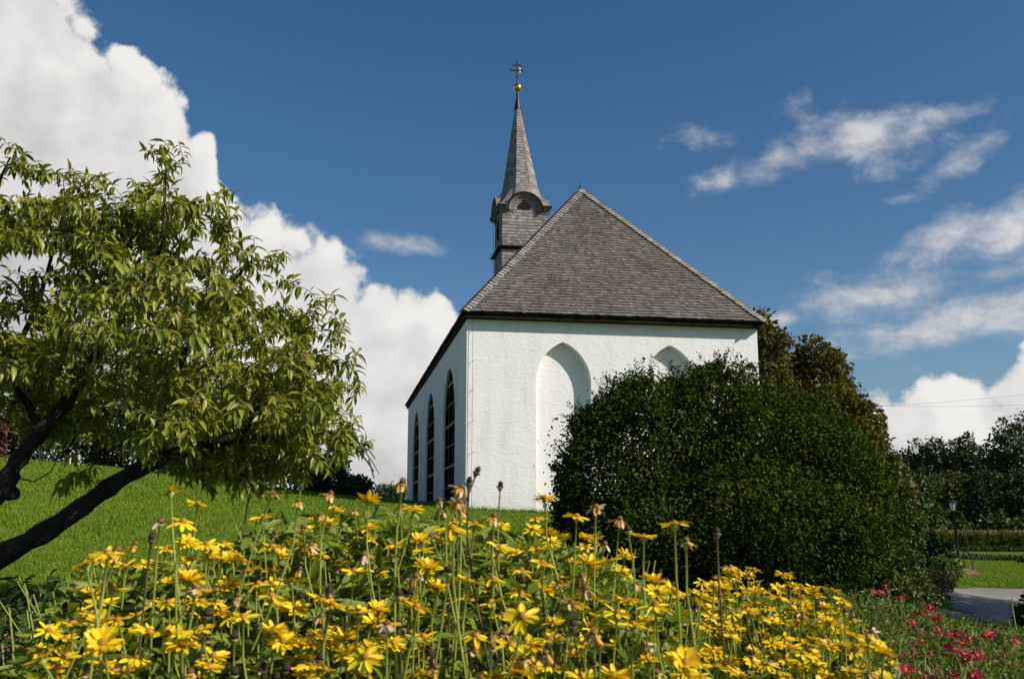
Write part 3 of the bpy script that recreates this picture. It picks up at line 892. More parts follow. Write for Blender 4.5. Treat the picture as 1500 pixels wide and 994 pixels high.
M['leaf_forest_warm'] = leaf_mat('turning forest leaves', [(0.0, (0.048, 0.064, 0.015)), (0.6, (0.080, 0.096, 0.022)), (1.0, (0.115, 0.115, 0.026))], .6, .12, None, .2)
M['needle'] = leaf_mat('spruce needles', [(0.0, (0.016, 0.030, 0.013)), (1.0, (0.034, 0.056, 0.022))], .6, .05, None, .2)
M['leaf_hedge'] = leaf_mat('hedge leaves', [(0.0, (0.022, 0.048, 0.009)), (0.6, (0.045, 0.085, 0.014)), (1.0, (0.085, 0.115, 0.024))], .5, .2, None, .3)
M['leaf_red'] = leaf_mat('reddish shrub leaves', [(0.0, (0.06, 0.025, 0.015)), (0.6, (0.10, 0.04, 0.022)), (1.0, (0.07, 0.06, 0.02))], .5, .2, (1.3, 1, .6), .3)
M['leaf_fresh'] = leaf_mat('fresh green shrub leaves', [(0.0, (0.045, 0.10, 0.012)), (0.6, (0.075, 0.155, 0.018)), (1.0, (0.12, 0.19, 0.03))], .45, .25, None, .35)

# ------------------------------------------------------------------ big dark shrub in front of the church
def ell(px, py, Y, rx, ry, rY=None):
    c = at(px, py, Y); k = Y / F_PX
    return (c.x, c.y, c.z, rx * k, (rY if rY is not None else rx * k), ry * k)
BL = [ell(905, 690, 14.0, 85, 105), ell(965, 640, 14.2, 85, 92), ell(1045, 630, 14.4, 80, 84), ell(1050, 572, 14.4, 34, 40), ell(1005, 580, 14.2, 40, 40), ell(935, 592, 14.1, 42, 38),
      ell(1140, 660, 14.8, 90, 84), ell(1180, 622, 15.2, 46, 44), ell(1215, 700, 14.6, 75, 86), ell(1250, 790, 14.2, 58, 70), ell(1100, 770, 13.8, 120, 95), ell(960, 780, 13.8, 112, 80),
      ell(858, 735, 14.0, 42, 66), ell(835, 775, 13.9, 28, 38), ell(1190, 800, 13.6, 80, 70), ell(1282, 730, 14.6, 26, 46), ell(1110, 590, 14.8, 24, 20), ell(880, 625, 14.0, 36, 40)]
bx, by = at(1040, 800, 14.2).x, 14.2
bz = terrain(bx, by) - .05
bush = empty('lilac_bush', (bx, by, bz))
tag(bush, 'huge dark rounded shrub with small glossy leaves hiding half the church front', 'bush')
def loc(l, o=(bx, by, bz)): return (l[0] - o[0], l[1] - o[1], l[2] - o[2]) + tuple(l[3:])
BLl = [loc(l) for l in BL]
_g = np.random.default_rng(77)
for l in list(BLl):
    for _ in range(9):
        d_ = unit(_g.normal(size=3)); s_ = .18 + .30 * _g.random() ** 1.5
        BLl.append((l[0] + d_[0] * l[3] * .9, l[1] + d_[1] * l[4] * .9, max(.2, l[2] + d_[2] * l[5] * .9), l[3] * s_, l[4] * s_, l[5] * s_))
link('crown', crown_mesh('crown', BLl, 200000, .056, 21, aspect=.62, inner=.42, spread=.14, cl_per=20, wild=.55), M['leaf_bush'], bush)
# young shoots standing out of the shrub
def bush_shoots():
    g = np.random.default_rng(83)
    O, D, Nn, Ls = [], [], [], []
    for _ in range(620):
        l = BLl[g.integers(18)]
        d = unit(g.normal(size=3) + np.array([0, -.2, .75]))
        p = np.array(l[:3]) + d * np.array(l[3:]) * .97
        t = unit(d * .7 + np.array([0, 0, .7]) + g.normal(size=3) * .35)
        ln = .12 + .34 * g.random() ** 1.5
        for k in range(int(ln / .022)):
            s = k * .022
            q = p + t * s + np.array([0, 0, -.25 * s * s])
            a = k * 2.4; e1 = unit(np.cross(t, np.array([.3, .2, .9]))); e2 = np.cross(t, e1)
            dd = unit(e1 * math.cos(a) + e2 * math.sin(a) + t * .5 + g.normal(size=3) * .2)
            O.append(q); D.append(dd); Nn.append(t + g.normal(size=3) * .3); Ls.append((.05 + .03 * g.random()) * (1 - .4 * s / ln))
    Ls = np.array(Ls)
    link('shoots', leaves('shoots', np.array(O), np.array(D), np.array(Nn), Ls, Ls * .6, T_DIAMOND), M['leaf_bush'], bush)
bush_shoots()
mb = MB()
for i, l in enumerate(BLl[:18]):
    t = Vector(l[:3]); a = Vector((t.x * .25 + .1 * math.sin(i * 9), .1 * math.cos(i * 7), 0))
    mb.tube([a, a.lerp(t, .5) + Vector((0, 0, .15)), t + Vector((0, 0, l[5] * .7))], [.05, .035, .008], 6)
mb.build('stems', M['trunk'], bush)

# ------------------------------------------------------------------ cherry tree on the left
def cherry():
    g = np.random.default_rng(5)
    bpt = at(-215, 935, 6.0); base = Vector((bpt.x, bpt.y, terrain(bpt.x, bpt.y) - .05))
    root = empty('cherry_tree', base)
    tag(root, 'leaning cherry tree with drooping pointed leaves and dark slanting trunk', 'tree')
    limbs = [
        [(-215, 960, 6.0, .15), (-150, 900, 6.0, .125), (-60, 845, 6.0, .10), (60, 782, 6.0, .080), (120, 742, 6.02, .072), (185, 697, 6.05, .066), (250, 668, 6.1, .060), (320, 648, 6.15, .048), (380, 610, 6.2, .034), (430, 560, 6.2, .022), (470, 520, 6.2, .012)],
        [(-215, 930, 6.0, .15), (-190, 850, 5.95, .125), (-120, 790, 5.9, .11), (-40, 745, 5.9, .10), (5, 712, 5.9, .082), (22, 680, 5.9, .066), (62, 630, 5.95, .06), (105, 580, 6.0, .052), (140, 520, 6.05, .042), (190, 450, 6.1, .03), (230, 380, 6.1, .018), (241, 300, 6.1, .010), (243, 235, 6.1, .006)],
        [(235, 672, 6.1, .045), (245, 600, 6.15, .036), (270, 520, 6.2, .028), (320, 440, 6.2, .018), (360, 390, 6.2, .010)],
        [(-120, 790, 5.9, .07), (-130, 650, 6.0, .055), (-90, 480, 6.1, .04), (-30, 330, 6.2, .02), (15, 230, 6.2, .008)],
        [(62, 630, 5.95, .04), (20, 540, 6.3, .03), (60, 430, 6.5, .02), (90, 320, 6.5, .010)],
        [(320, 648, 6.15, .034), (410, 640, 6.0, .024), (480, 632, 5.9, .014), (520, 655, 5.9, .008), (548, 690, 5.9, .004)],
        [(6, 715, 5.9, .06), (16, 722, 5.88, .055), (24, 722, 5.87, .045)],
    ]
    pos, par, rad = [], [], []
    mb = MB()
    for li, lb in enumerate(limbs):
        P = [at(a, b_, c) - base for a, b_, c, _ in lb]; Rr = [q[3] for q in lb]
        PP, RR = [], []
        for i in range(len(P) - 1):
            p0, p1, p2, p3 = P[max(i - 1, 0)], P[i], P[i + 1], P[min(i + 2, len(P) - 1)]
            for k in range(5):
                t = k / 5
                q = 0.5 * ((2 * p1) + (p2 - p0) * t + (2 * p0 - 5 * p1 + 4 * p2 - p3) * t * t + (3 * p1 - p0 - 3 * p2 + p3) * t ** 3)
                PP.append(q); RR.append(Rr[i] + (Rr[i + 1] - Rr[i]) * t)
        PP.append(P[-1]); RR.append(Rr[-1])
        wob = [r_ * (1 + .10 * math.sin(i * 1.7 + li) + .07 * math.sin(i * 3.9)) for i, r_ in enumerate(RR)]
        mb.tube(PP, [q * .76 for q in wob], 12)
        if li == 6: continue
        for p in PP:
            pos.append(np.array(p)); par.append(-1); rad.append(1)
    mb.build('trunk', M['bark'], root, True)
    b0 = np.array(base)
    cr = [(150, 470, 6.2, 230, 170, 1.15), (330, 520, 6.2, 150, 140, .95), (430, 560, 6.1, 100, 105, .75), (60, 350, 6.2, 120, 120, .9), (300, 370, 6.2, 90, 70, .7), (200, 330, 6.2, 80, 60, .6),
          (-120, 430, 6.1, 170, 230, 1.1), (470, 610, 6.0, 60, 85, .55), (300, 640, 6.2, 130, 50, .7), (20, 560, 6.4, 120, 90, .9), (400, 430, 6.2, 50, 50, .5), (440, 670, 6.0, 70, 40, .5), (300, 590, 5.5, 140, 75, .5), (420, 600, 5.6, 85, 90, .5), (200, 520, 5.4, 140, 100, .4), (350, 660, 6.3, 140, 45, .6), (330, 690, 6.1, 80, 22, .4)]
    E_ = np.array([ell(*c) for c in cr])
    vol = (E_[:, 3] * E_[:, 4] * E_[:, 5]) ** .75
    nc = 330                                    # leafy shoots gather in separate sprays with gaps between them
    idx = g.choice(len(E_), nc, p=vol / vol.sum())
    C_ = E_[idx, :3] + rdir(g, nc) * E_[idx, 3:] * (g.random(nc) ** .40)[:, None] - b0
    A = np.repeat(C_, g.integers(4, 12, nc), axis=0)
    n = len(A)
    A = A + g.normal(size=(n, 3)) * np.array([.105, .105, .045])
    ex = [(0, 200), (15, 215), (35, 225), (60, 250), (85, 255), (20, 240), (110, 262), (150, 255), (243, 205), (262, 208), (225, 218), (238, 228), (255, 240), (232, 252), (270, 240), (215, 222), (240, 262), (330, 278), (318, 290), (345, 282), (300, 300), (335, 300), (350, 300),
          (372, 345), (395, 372), (410, 385), (430, 412), (452, 425), (462, 450), (480, 455), (500, 470), (508, 500), (525, 515), (520, 545), (528, 570), (515, 590), (525, 610), (505, 640), (480, 690), (440, 700), (400, 700), (497, 655), (130, 690), (100, 700), (225, 640), (232, 620), (140, 680), (15, 600), (40, 640), (380, 690), (500, 560), (505, 530), (465, 480), (485, 500)]
    A = np.concatenate([A, np.array([np.array(at(x, y, 6.1 + .35 * (g.random() - .5))) - b0 for x, y in ex])])
    lp = np.array(pos)
    order = np.argsort(((A[:, None] - lp[None]) ** 2).sum(-1).min(1))
    tips = []
    for a in order:
        P = np.array(pos); t = A[a]
        d = np.linalg.norm(P - t, axis=1) + .25 * np.maximum(0, P[:, 2] - t[2])
        j = int(np.argmin(d)); ln = np.linalg.norm(P[j] - t)
        if ln < .03: continue
        k = max(1, int(ln / .09)); prev = j
        side = g.normal(size=3) * .10 * ln
        for i in range(1, k + 1):
            s = i / k
            q = P[j] * (1 - s) + t * s + side * math.sin(PI * s) + np.array([0, 0, .12 * ln * math.sin(PI * s)])
            pos.append(q); par.append(prev); rad.append(1); prev = len(pos) - 1
        tips.append(prev)
    # pipe model radii
    n0 = len(pos); kids = [[] for _ in range(n0)]
    for i, p in enumerate(par):
        if p >= 0: kids[p].append(i)
    rr = np.zeros(n0)
    for i in range(n0 - 1, -1, -1):
        if par[i] < 0: rr[i] = .012; continue
        rr[i] = (sum(rr[k] ** 2.3 for k in kids[i])) ** (1 / 2.3) if kids[i] else .0022
        rr[i] = min(rr[i], .022)
    tb = MB()
    done = set()
    for tip in tips:
        ch = [tip]
        while par[ch[-1]] >= 0:
            nx = par[ch[-1]]; ch.append(nx)
            if nx in done: break
        for c in ch: done.add(c)
        if len(ch) > 1: tb.tube([pos[c] for c in ch], [rr[c] if par[c] >= 0 else rr[ch[max(0, k - 1)]] for k, c in enumerate(ch)], 5, False)
    # the bare drooping twigs at the right
    for pl in ([(505, 650), (530, 655), (545, 675), (556, 695)], [(520, 655), (540, 658), (550, 672)], [(540, 672), (548, 700)], [(370, 700), (362, 740), (358, 772), (350, 790)], [(25, 700), (50, 705), (75, 690), (84, 672)]):
        tb.tube([at(x, y, 5.9) - base for x, y in pl], [.006, .005, .004, .002][:len(pl)], 5)
    tb.build('branches', M['twig'], root)
    # whorls of drooping leaves along the last stretch of every shoot
    O, D, Nn, Ln = [], [], [], []
    pos = np.array(pos)
    for tip in tips + list(g.choice(np.arange(len(lp), n0), 260)):
        p = pos[tip]; q = pos[par[tip]] if par[tip] >= 0 else p - np.array([0, 0, .1])
        t = unit(p - q)
        k = g.integers(7, 13)
        a0 = g.random() * 6.28
        e1 = unit(np.cross(t, np.array([.3, .2, .9]))); e2 = np.cross(t, e1)
        big = .85 + .35 * g.random()
        for i in range(k):
            a = a0 + i * 2.4
            rdl = e1 * math.cos(a) + e2 * math.sin(a)
            back = (i / k) * .13
            O.append(p - t * back + rdl * .004)
            dd = unit(rdl * 1.0 + t * (.55 - back * 3) + np.array([0, 0, -.22 - .5 * g.random()]))
            D.append(dd)
            Nn.append(np.array([0, 0, 1.0]) + g.normal(size=3) * .28 + t * .2)
            Ln.append((.046 + .046 * g.random()) * big)
    for (x, y) in [(125, 635), (105, 665), (350, 790), (362, 775), (95, 700), (110, 690), (90, 712)]:
        p = np.array(at(x, y, 5.6) - base)
        for i in range(6):
            a = i * 1.1 + x
            O.append(p); D.append(unit(np.array([math.cos(a), math.sin(a), -.7]))); Nn.append(np.array([0, 0, 1.]) + g.normal(size=3) * .2); Ln.append(.09)
    Ln = np.array(Ln)
    link('leaves', leaves('leaves', np.array(O), np.array(D), np.array(Nn), Ln, Ln * (.34 + .08 * g.random(len(Ln))), T_LONG), M['leaf_cherry'], root, True)
cherry()

# ------------------------------------------------------------------ hedge shrubs behind the lawn on the left
def shrub(name, label, cat, px, Y, wpx, hpx, mat, seed, n, size, group=None, sink=.1, base_py=None, lumpn=7):
    p = at(px, 700, Y); z = terrain(p.x, p.y) - sink
    k = Y / F_PX; g = random.Random(seed)
    rw, h = wpx * k / 2, hpx * k
    root = empty(name, (p.x, p.y, z)); tag(root, label, cat, group)
    lumps = [(0, 0, h * .45, rw * .75, rw * .7, h * .46)]
    for i in range(lumpn):
        a = g.random() * 6.28; s = .35 + .4 * g.random()
        lumps.append((math.cos(a) * rw * .55, math.sin(a) * rw * .5, h * (.2 + .6 * g.random()), rw * s * .8, rw * s * .75, h * s * .5))
    lumps = [(a, b_, min(c, h * 1.02 - f_), d, e, f_) for a, b_, c, d, e, f_ in lumps]
    link('foliage', crown_mesh('foliage', lumps, n, size, seed, inner=.3, spread=.16, cl_per=12), mat, root)
    mb = MB()
    for i in range(5):
        a = i * 1.3 + seed
        mb.tube([(math.cos(a) * rw * .1, math.sin(a) * rw * .1, -.05), (math.cos(a) * rw * .3, math.sin(a) * rw * .3, h * .4), (math.cos(a) * rw * .5, math.sin(a) * rw * .4, h * .75)], [.03, .02, .006], 5)
    mb.build('stems', M['trunk'], root)
    return root
hedge_list = [(-120, 33, 150, 190, 'leaf_hedge', 'tall green hedge shrub beside the left end of the lawn'), (-20, 33.5, 70, 100, 'leaf_red', 'low reddish brown shrub at the far left edge of the lawn'),
    (55, 34.5, 120, 130, 'leaf_hedge', 'green hedge shrub just right of the reddish one'), (150, 35, 120, 150, 'leaf_bush', 'dark hedge shrub behind the small white posts'), (240, 34, 120, 175, 'leaf_hedge', 'hedge shrub behind the cherry trunk fork'),
    (325, 33, 120, 175, 'leaf_bush', 'darkest hedge shrub under the right side of the cherry crown'), (405, 34, 115, 175, 'leaf_bush', 'dark rounded hedge shrub next to the end of the lawn hedge'), (470, 37, 95, 62, 'leaf_hedge', 'low green hedge shrub under the tip of the cherry crown'),
    (520, 42, 60, 36, 'leaf_hedge', 'small green shrub before the teal netting'), (575, 56, 60, 34, 'leaf_fresh', 'small bright shrub beside the far church corner'), (330, 48, 170, 150, 'leaf_hedge', 'tall green shrub rising behind the lawn hedge'), (120, 46, 220, 190, 'leaf_hedge', 'tall broad green shrub behind the left lawn hedge')]
for i, (px, Y, wp, hp, mt, lb) in enumerate(hedge_list):
    shrub('hedge_shrub', lb, 'shrub', px, Y, wp, hp, M[mt], 40 + i, 7000 if wp > 90 else 2600, .16, 'shrubs behind the lawn')
# teal netting on posts and two little white stakes
pn0, pn1 = at(515, 725, 46), at(592, 725, 46)
nt = empty('mesh_fence', (pn0.x, pn0.y, terrain(pn0.x, pn0.y))); tag(nt, 'low teal netting fence on thin posts left of the church', 'fence')
mb = MB(); dv = Vector((pn1.x - pn0.x, 0, 0)); ddz = terrain(pn1.x, pn1.y) - terrain(pn0.x, pn0.y)
for i in range(9): mb.tube([dv * (i / 8) + Vector((0, 0, ddz * i / 8 - .1)), dv * (i / 8) + Vector((0, 0, ddz * i / 8 + .75))], .025, 5)
mb.build('posts', M['twig'], nt)
mb = MB()
for r_ in range(12): mb.tube([Vector((0, -.03, .05 + r_ * .055)), dv + Vector((0, -.03, ddz + .05 + r_ * .055))], .012, 4)
for c in range(60): mb.tube([dv * (c / 59) + Vector((0, -.03, ddz * c / 59 + .05)), dv * (c / 59) + Vector((0, -.03, ddz * c / 59 + .66))], .008, 4)
mb.build('netting', M['net'], nt)
M['white_stake'] = noise_mat('pale stake wood', [(0.3, (0.45, 0.43, 0.38)), (0.7, (0.6, 0.58, 0.52))], 9, .8)
for px in (102, 115):
    p = at(px, 680, 32.5); z = terrain(p.x, p.y)
    mb = MB(); mb.tube([(0, 0, -.1), (0, 0, .34)], .03, 6); mb.lathe([(.03, .34), (.0, .37)], (0, 0, 0), 6)
    o = mb.build('garden_stake', M['white_stake']); o.location = (p.x, p.y, z)
    tag(o, 'left of the two small pale stakes before the dark hedge shrub' if px == 102 else 'right of the two small pale stakes before the dark hedge shrub', 'stake', 'small pale stakes at the hedge')

# ------------------------------------------------------------------ trees behind the church and beyond
def tree(name, label, px, Y, top_py, wpx, mat, seed, n, size, group=None, low=.25, proto=None, nl=11, trunk_r=.3):
    p = at(px, 700, Y); z = terrain(p.x, p.y) - .1
    k = Y / F_PX; g = random.Random(seed)
    h = at(px, top_py, Y).z - z; rw = wpx * k / 2
    root = empty(name, (p.x, p.y, z)); tag(root, label, 'tree', group)
    lumps = []
    for i in range(nl):
        a = i * 2.4 + g.random(); s = .30 + .22 * g.random(); zz = h * (low + (0.93 - low) * ((i + .5) / nl))
        wd = rw * (1 - .55 * max(0, (zz / h - .55) / .45) ** 1.4)
        lumps.append((math.cos(a) * wd * .55, math.sin(a) * wd * .55, zz - h * .05, wd * (s + .15), wd * (s + .15), min(h * .16, wd * .6)))
    lumps.append((0, 0, h * (low + .95) / 2, rw * .6, rw * .6, h * (.95 - low) / 2))
    lumps.append((0, 0, h * .90, rw * .34, rw * .34, h * .10))
    link('crown', crown_mesh('crown', lumps, n, size, seed, inner=.12, spread=.14, cl_per=9), mat, root)
    mb = MB(); limb_tubes(mb, (0, 0, 0), lumps, trunk_r, seed); mb.build('trunk', M['trunk'], root)
    return root
tree('maple_tree', 'bronze brown leafy tree rising just behind the right church corner', 1122, 50, 458, 126, M['leaf_maple'], 61, 22000, .26, low=.3)
tree('maple_tree', 'broad bronze brown tree right of the church behind the dark shrub', 1203, 52, 496, 150, M['leaf_maple'], 62, 30000, .26, low=.25)
tree('maple_tree', 'low bronze green crown filling the gap between the two taller bronze trees', 1160, 56, 520, 110, M['leaf_maple'], 65, 16000, .26, low=.2)
tree('maple_tree', 'lower bronze green tree between the shrub and the spruce', 1262, 50, 576, 96, M['leaf_maple'], 63, 14000, .26, low=.15)
tree('leafy_tree', 'dark green tree below the bronze trees beside the shrub', 1300, 46, 660, 80, M['leaf_forest_warm'], 64, 7000, .28, low=.1)

def spruce(name, label, px, Y, top_py, wpx, seed, group=None, n=6500):
    p = at(px, 700, Y); z = terrain(p.x, p.y) - .1
    h = at(px, top_py, Y).z - z; rw = wpx * Y / F_PX / 2
    g = np.random.default_rng(seed)
    root = empty(name, (p.x, p.y, z)); tag(root, label, 'tree', group)
    nb = 190
    O, D, Nn, Ls = [], [], [], []
    for i in range(nb):
        s = (i + .5) / nb
        zz = h * (.08 + .92 * s); r_ = rw * (1 - s) ** .85 * (.75 + .4 * g.random()) + .06
        a = i * 2.39996 + g.random() * .3
        d0 = np.array([math.cos(a), math.sin(a), 0])
        for q in range(max(3, int(n / nb * (1 - s) + 3))):
            t = g.random() ** .6
            O.append(np.array([0, 0, zz]) + d0 * r_ * t + np.array([0, 0, -.28 * r_ * t * t]) + g.normal(size=3) * .03 * r_)
            D.append(unit(d0 * .9 + np.array([0, 0, -.55]) + g.normal(size=3) * .45))
            Nn.append(np.array([0, 0, 1.]) + g.normal(size=3) * .3); Ls.append((.05 + .30 * (1 - s)) * rw * (.6 + .6 * g.random()) + .1)
    Ls = np.array(Ls)
    link('crown', leaves('crown', np.array(O), np.array(D), np.array(Nn), Ls, Ls * .42, T_DIAMOND), M['needle'], root)
    mb = MB(); mb.tube([(0, 0, 0), (0, 0, h * .5), (0, 0, h * .98)], [rw * .09, rw * .05, .02], 7); mb.build('trunk', M['trunk'], root)
    return root
spruce('spruce_tree', 'dark spruce just right of the bronze trees', 1296, 78, 592, 62, 71)
GF = 'forest edge trees beyond the cornfield'
forest = [(1255, 655, 80, 0), (1318, 662, 60, 1), (1345, 645, 62, 0), (1372, 640, 58, 0), (1398, 648, 54, 1), (1418, 636, 50, 0), (1455, 655, 60, 0), (1478, 612, 66, 0), (1512, 600, 80, 0), (1560, 620, 90, 1), (1620, 612, 90, 0),
          (1680, 630, 90, 0), (1740, 615, 90, 0), (1330, 690, 70, 0), (1385, 690, 76, 1), (1440, 692, 80, 0), (1495, 690, 80, 0), (1545, 690, 80, 0), (1200, 660, 90, 0), (1140, 668, 90, 0), (1080, 670, 90, 0), (1010, 680, 90, 0)]
LBF = ['dense dark green leafy tree in the forest edge beyond the cornfield', 'olive green leafy tree in the forest edge beyond the cornfield']
for i, (px, py, wp, wm) in enumerate(forest):
    lab = {7: 'tall dark tree reaching highest at the right end of the forest edge', 2: 'rounded dark tree in the forest edge right of the spruce behind the church'}.get(i, LBF[wm])
    tree('forest_tree', lab, px, 150 + (i * 37 % 40) - (25 if py > 685 else 0), py, wp * 1.25, M['leaf_forest_warm' if wm else 'leaf_forest'], 100 + i, 9500, .55, GF, low=.03)
spruce('spruce_tree', 'slim dark spruce in the forest edge above the lamp post', 1430, 150, 630, 34, 72)
spruce('spruce_tree', 'wide dark spruce in the forest edge left of the lamp post', 1352, 140, 668, 44, 73)
spruce('spruce_tree', 'dark spruce beyond the right end of the cornfield', 1585, 150, 600, 50, 74)

# hedge bushes beyond the corn
hp = at(1430, 760, 138)
hz = terrain(hp.x, hp.y)
hd = empty('hedge', (hp.x, hp.y, hz)); tag(hd, 'long green hedge between the cornfield and the forest', 'hedge')
lumps = []
for i in range(26):
    xx = -14 + i * 1.7; hh = 3.2 + 1.0 * math.sin(i * 2.1) + .6 * math.sin(i * .7)
    lumps.append((xx, math.sin(i * 5) * .8, hh * .5, 1.6, 1.6, hh * .55))
link('foliage', crown_mesh('foliage', lumps, 9000, .62, 82, inner=.15, spread=.16), M['leaf_hedge'], hd)

# cornfield
def corn():
    g = np.random.default_rng(9)
    n = 7000
    Y = 97 + 36 * g.random(n) ** 1.6; X = 38 + (g.random(n)) * 44 + (Y - 97) * .3
    X = np.round(X / .75) * .75 + g.normal(size=n) * .08
    Z = terrain_np(X, Y)
    rep = 7
    ii = np.repeat(np.arange(n), rep)
    O = np.stack([X, Y, Z], 1)[ii] + np.stack([g.normal(size=n * rep) * .04, g.normal(size=n * rep) * .04, .1 + g.random(n * rep) * 1.35], 1)
    a = g.random(n * rep) * 6.28
    D = np.stack([np.cos(a) * .6, np.sin(a) * .6, .75 + .3 * g.random(n * rep)], 1)
    Nn = np.stack([-np.cos(a), -np.sin(a), np.full(n * rep, .7)], 1)
    Ls = .55 + .3 * g.random(n * rep)
    mt = leaf_mat('maize leaves', [(0, (0.070, 0.115, 0.018)), (.6, (0.120, 0.165, 0.030)), (1, (0.19, 0.18, 0.055))], .5, .25, None, .3)
    o = tag(link('maize', leaves('maize', O, D, Nn, Ls, Ls * .16, T_LONG), mt), 'ripening maize standing in a field before the forest', 'maize', kind='stuff')
    n2 = n; jj = np.arange(n)
    O = np.stack([X, Y, Z + 1.62], 1)[jj] + g.normal(size=(n2, 3)) * .05
    D = np.stack([g.normal(size=n2) * .3, g.normal(size=n2) * .3, np.ones(n2)], 1)
    Ls = .35 + .2 * g.random(n2)
    mt = leaf_mat('maize tassels', [(0, (0.17, 0.13, 0.05)), (1, (0.30, 0.24, 0.11))], .7, .2, (1.2, 1.1, .8), .2)
    t_ = link('tassels', leaves('tassels', O, D, np.stack([g.normal(size=n2), g.normal(size=n2), np.zeros(n2)], 1), Ls, Ls * .25, T_DIAMOND), mt, o)
corn()
# long weeds at the meadow's edge
def weeds():
    g = np.random.default_rng(19)
    n = 5200
    X = np.concatenate([30 + 30 * g.random(n // 2), 24 + 22 * g.random(n // 2)]); Y = np.concatenate([94 + 2.5 * g.random(n // 2), 61 + 1.6 * g.random(n // 2)])
    O = np.stack([X, Y, terrain_np(X, Y)], 1)
    D = np.stack([g.normal(size=n) * .35, g.normal(size=n) * .35, np.ones(n)], 1)
    Ls = np.concatenate([.3 + .3 * g.random(n // 2), .2 + .22 * g.random(n // 2)])
    mt = leaf_mat('long meadow weeds', [(0, (0.03, 0.055, 0.012)), (1, (0.07, 0.085, 0.025))], .6, .2, None, .2)
    tag(link('weeds', leaves('weeds', O, D, g.normal(size=(n, 3)), Ls, Ls * .25, T_DIAMOND), mt), 'unmown darker weeds along the field edge', 'weeds', kind='stuff')
weeds()

# shrubs and beds by the driveway
shrub('juniper_shrub', 'dark conical evergreen shrub left of the lamp post', 'shrub', 1360, 37, 44, 60, M['needle'], 90, 5000, .14)
shrub('juniper_shrub', 'taller dark evergreen shrub between the big bush and the lamp', 'shrub', 1322, 36, 46, 90, M['leaf_forest'], 91, 5000, .16)
shrub('garden_shrub', 'small bright green shrub in front of the dark evergreen', 'shrub', 1377, 31, 40, 46, M['leaf_fresh'], 92, 2600, .10)
shrub('garden_shrub', 'plain green shrub at the right foot of the big dark bush', 'shrub', 1312, 27, 46, 60, M['leaf_hedge'], 93, 2600, .10)
shrub('rhododendron_shrub', 'dark broad leaved shrub cut by the right picture edge', 'shrub', 1516, 19, 66, 78, M['leaf_bush'], 94, 2200, .14)
shrub('garden_shrub', 'dark weedy shrub standing in the far meadow by the path', 'shrub', 1490, 58, 20, 13, M['leaf_forest'], 95, 500, .12)
def blades(name, label, cat, px, Y, wpx, h, n, mat, seed, spread=.75, wid=.012, kind=None):
    p = at(px, 800, Y); z = terrain(p.x, p.y); g = np.random.default_rng(seed)
    rw = wpx * Y / F_PX / 2
    q = np.sqrt(g.random(n)) * rw * .5; a = g.random(n) * 6.28
    O = np.stack([np.cos(a) * q, np.sin(a) * q, np.zeros(n)], 1)
    D = np.stack([np.cos(a) * spread * g.random(n), np.sin(a) * spread * g.random(n), np.ones(n)], 1) + g.normal(size=(n, 3)) * .12
    Ls = h * (.6 + .6 * g.random(n))
    Nn = np.stack([-np.cos(a), -np.sin(a), np.full(n, .6)], 1) + g.normal(size=(n, 3)) * .3
    root = link(name, leaves(name, O, D, Nn, Ls, np.full(n, wid * 2), T_LONG), mat)
    root.location = (p.x, p.y, z); tag(root, label, cat, kind=kind)
    return root
M['blade_olive'] = leaf_mat('olive daylily blades', [(0, (0.040, 0.060, 0.011)), (.6, (0.068, 0.092, 0.016)), (1, (0.11, 0.125, 0.028))], .5, .2, None, .3)
M['blade_tan'] = leaf_mat('faded perennial blades', [(0, (0.09, 0.10, 0.03)), (.5, (0.18, 0.14, 0.06)), (.8, (0.24, 0.17, 0.08)), (1, (0.20, 0.09, 0.06))], .6, .2, (1.2, 1.1, .7), .2)
shrub('garden_shrub', 'soft olive mound of narrow leaves below the right foot of the big bush', 'shrub', 1290, 15.5, 110, 78, M['blade_olive'], 201, 9000, .07)
shrub('garden_shrub', 'low dark mound of narrow leaves at the near left driveway edge', 'shrub', 1328, 18.5, 74, 62, M['blade_olive'], 202, 6000, .07)
shrub('faded_perennial', 'tan and pink faded perennial clump right of the olive mound', 'perennial', 1345, 25, 60, 52, M['blade_tan'], 203, 3000, .08)
shrub('faded_perennial', 'pale fading perennial between the small bright shrub and the driveway', 'perennial', 1366, 27, 40, 30, M['blade_tan'], 204, 1600, .08)
shrub('faded_perennial', 'small fading perennial nearest the big dark bush', 'perennial', 1322, 24, 44, 50, M['leaf_fresh'], 205, 2200, .08)

# kerb stones along the driveway, mulch bed with stone step
def stone(px, py, Y, size, label, mat, rz=0., cat='stone', group=None, name='kerb_stone'):
    p = at(px, py, Y); z = terrain(p.x, p.y)
    g = random.Random(int(px * 7 + Y))
    bm = MB(); bm.box((0, 0, 0), size, None, .86)
    me = bpy.data.meshes.new(name)
    import bmesh
    b2 = bmesh.new()
    vs = [b2.verts.new(v) for v in bm.v]
    for f_ in bm.f: b2.faces.new([vs[i] for i in f_])
    bmesh.ops.subdivide_edges(b2, edges=b2.edges[:], cuts=3, use_grid_fill=True)
    for v in b2.verts: v.co += Vector((g.uniform(-1, 1), g.uniform(-1, 1), g.uniform(-1, 1))) * min(size) * .09
    b2.to_mesh(me); b2.free()
    o = link(name, me, mat); o.location = (p.x, p.y, z + size[2] * .25); o.rotation_euler = (0, 0, rz)
    tag(o, label, cat, group); return o
for i in range(9):
    stone(1338 + i * 21, 911, 21.2, (.30, .18, .16), 'pale rough stone in the kerb row at the near driveway edge', M['stone'], .05 * math.sin(i * 5), group='kerb stones at the driveway')
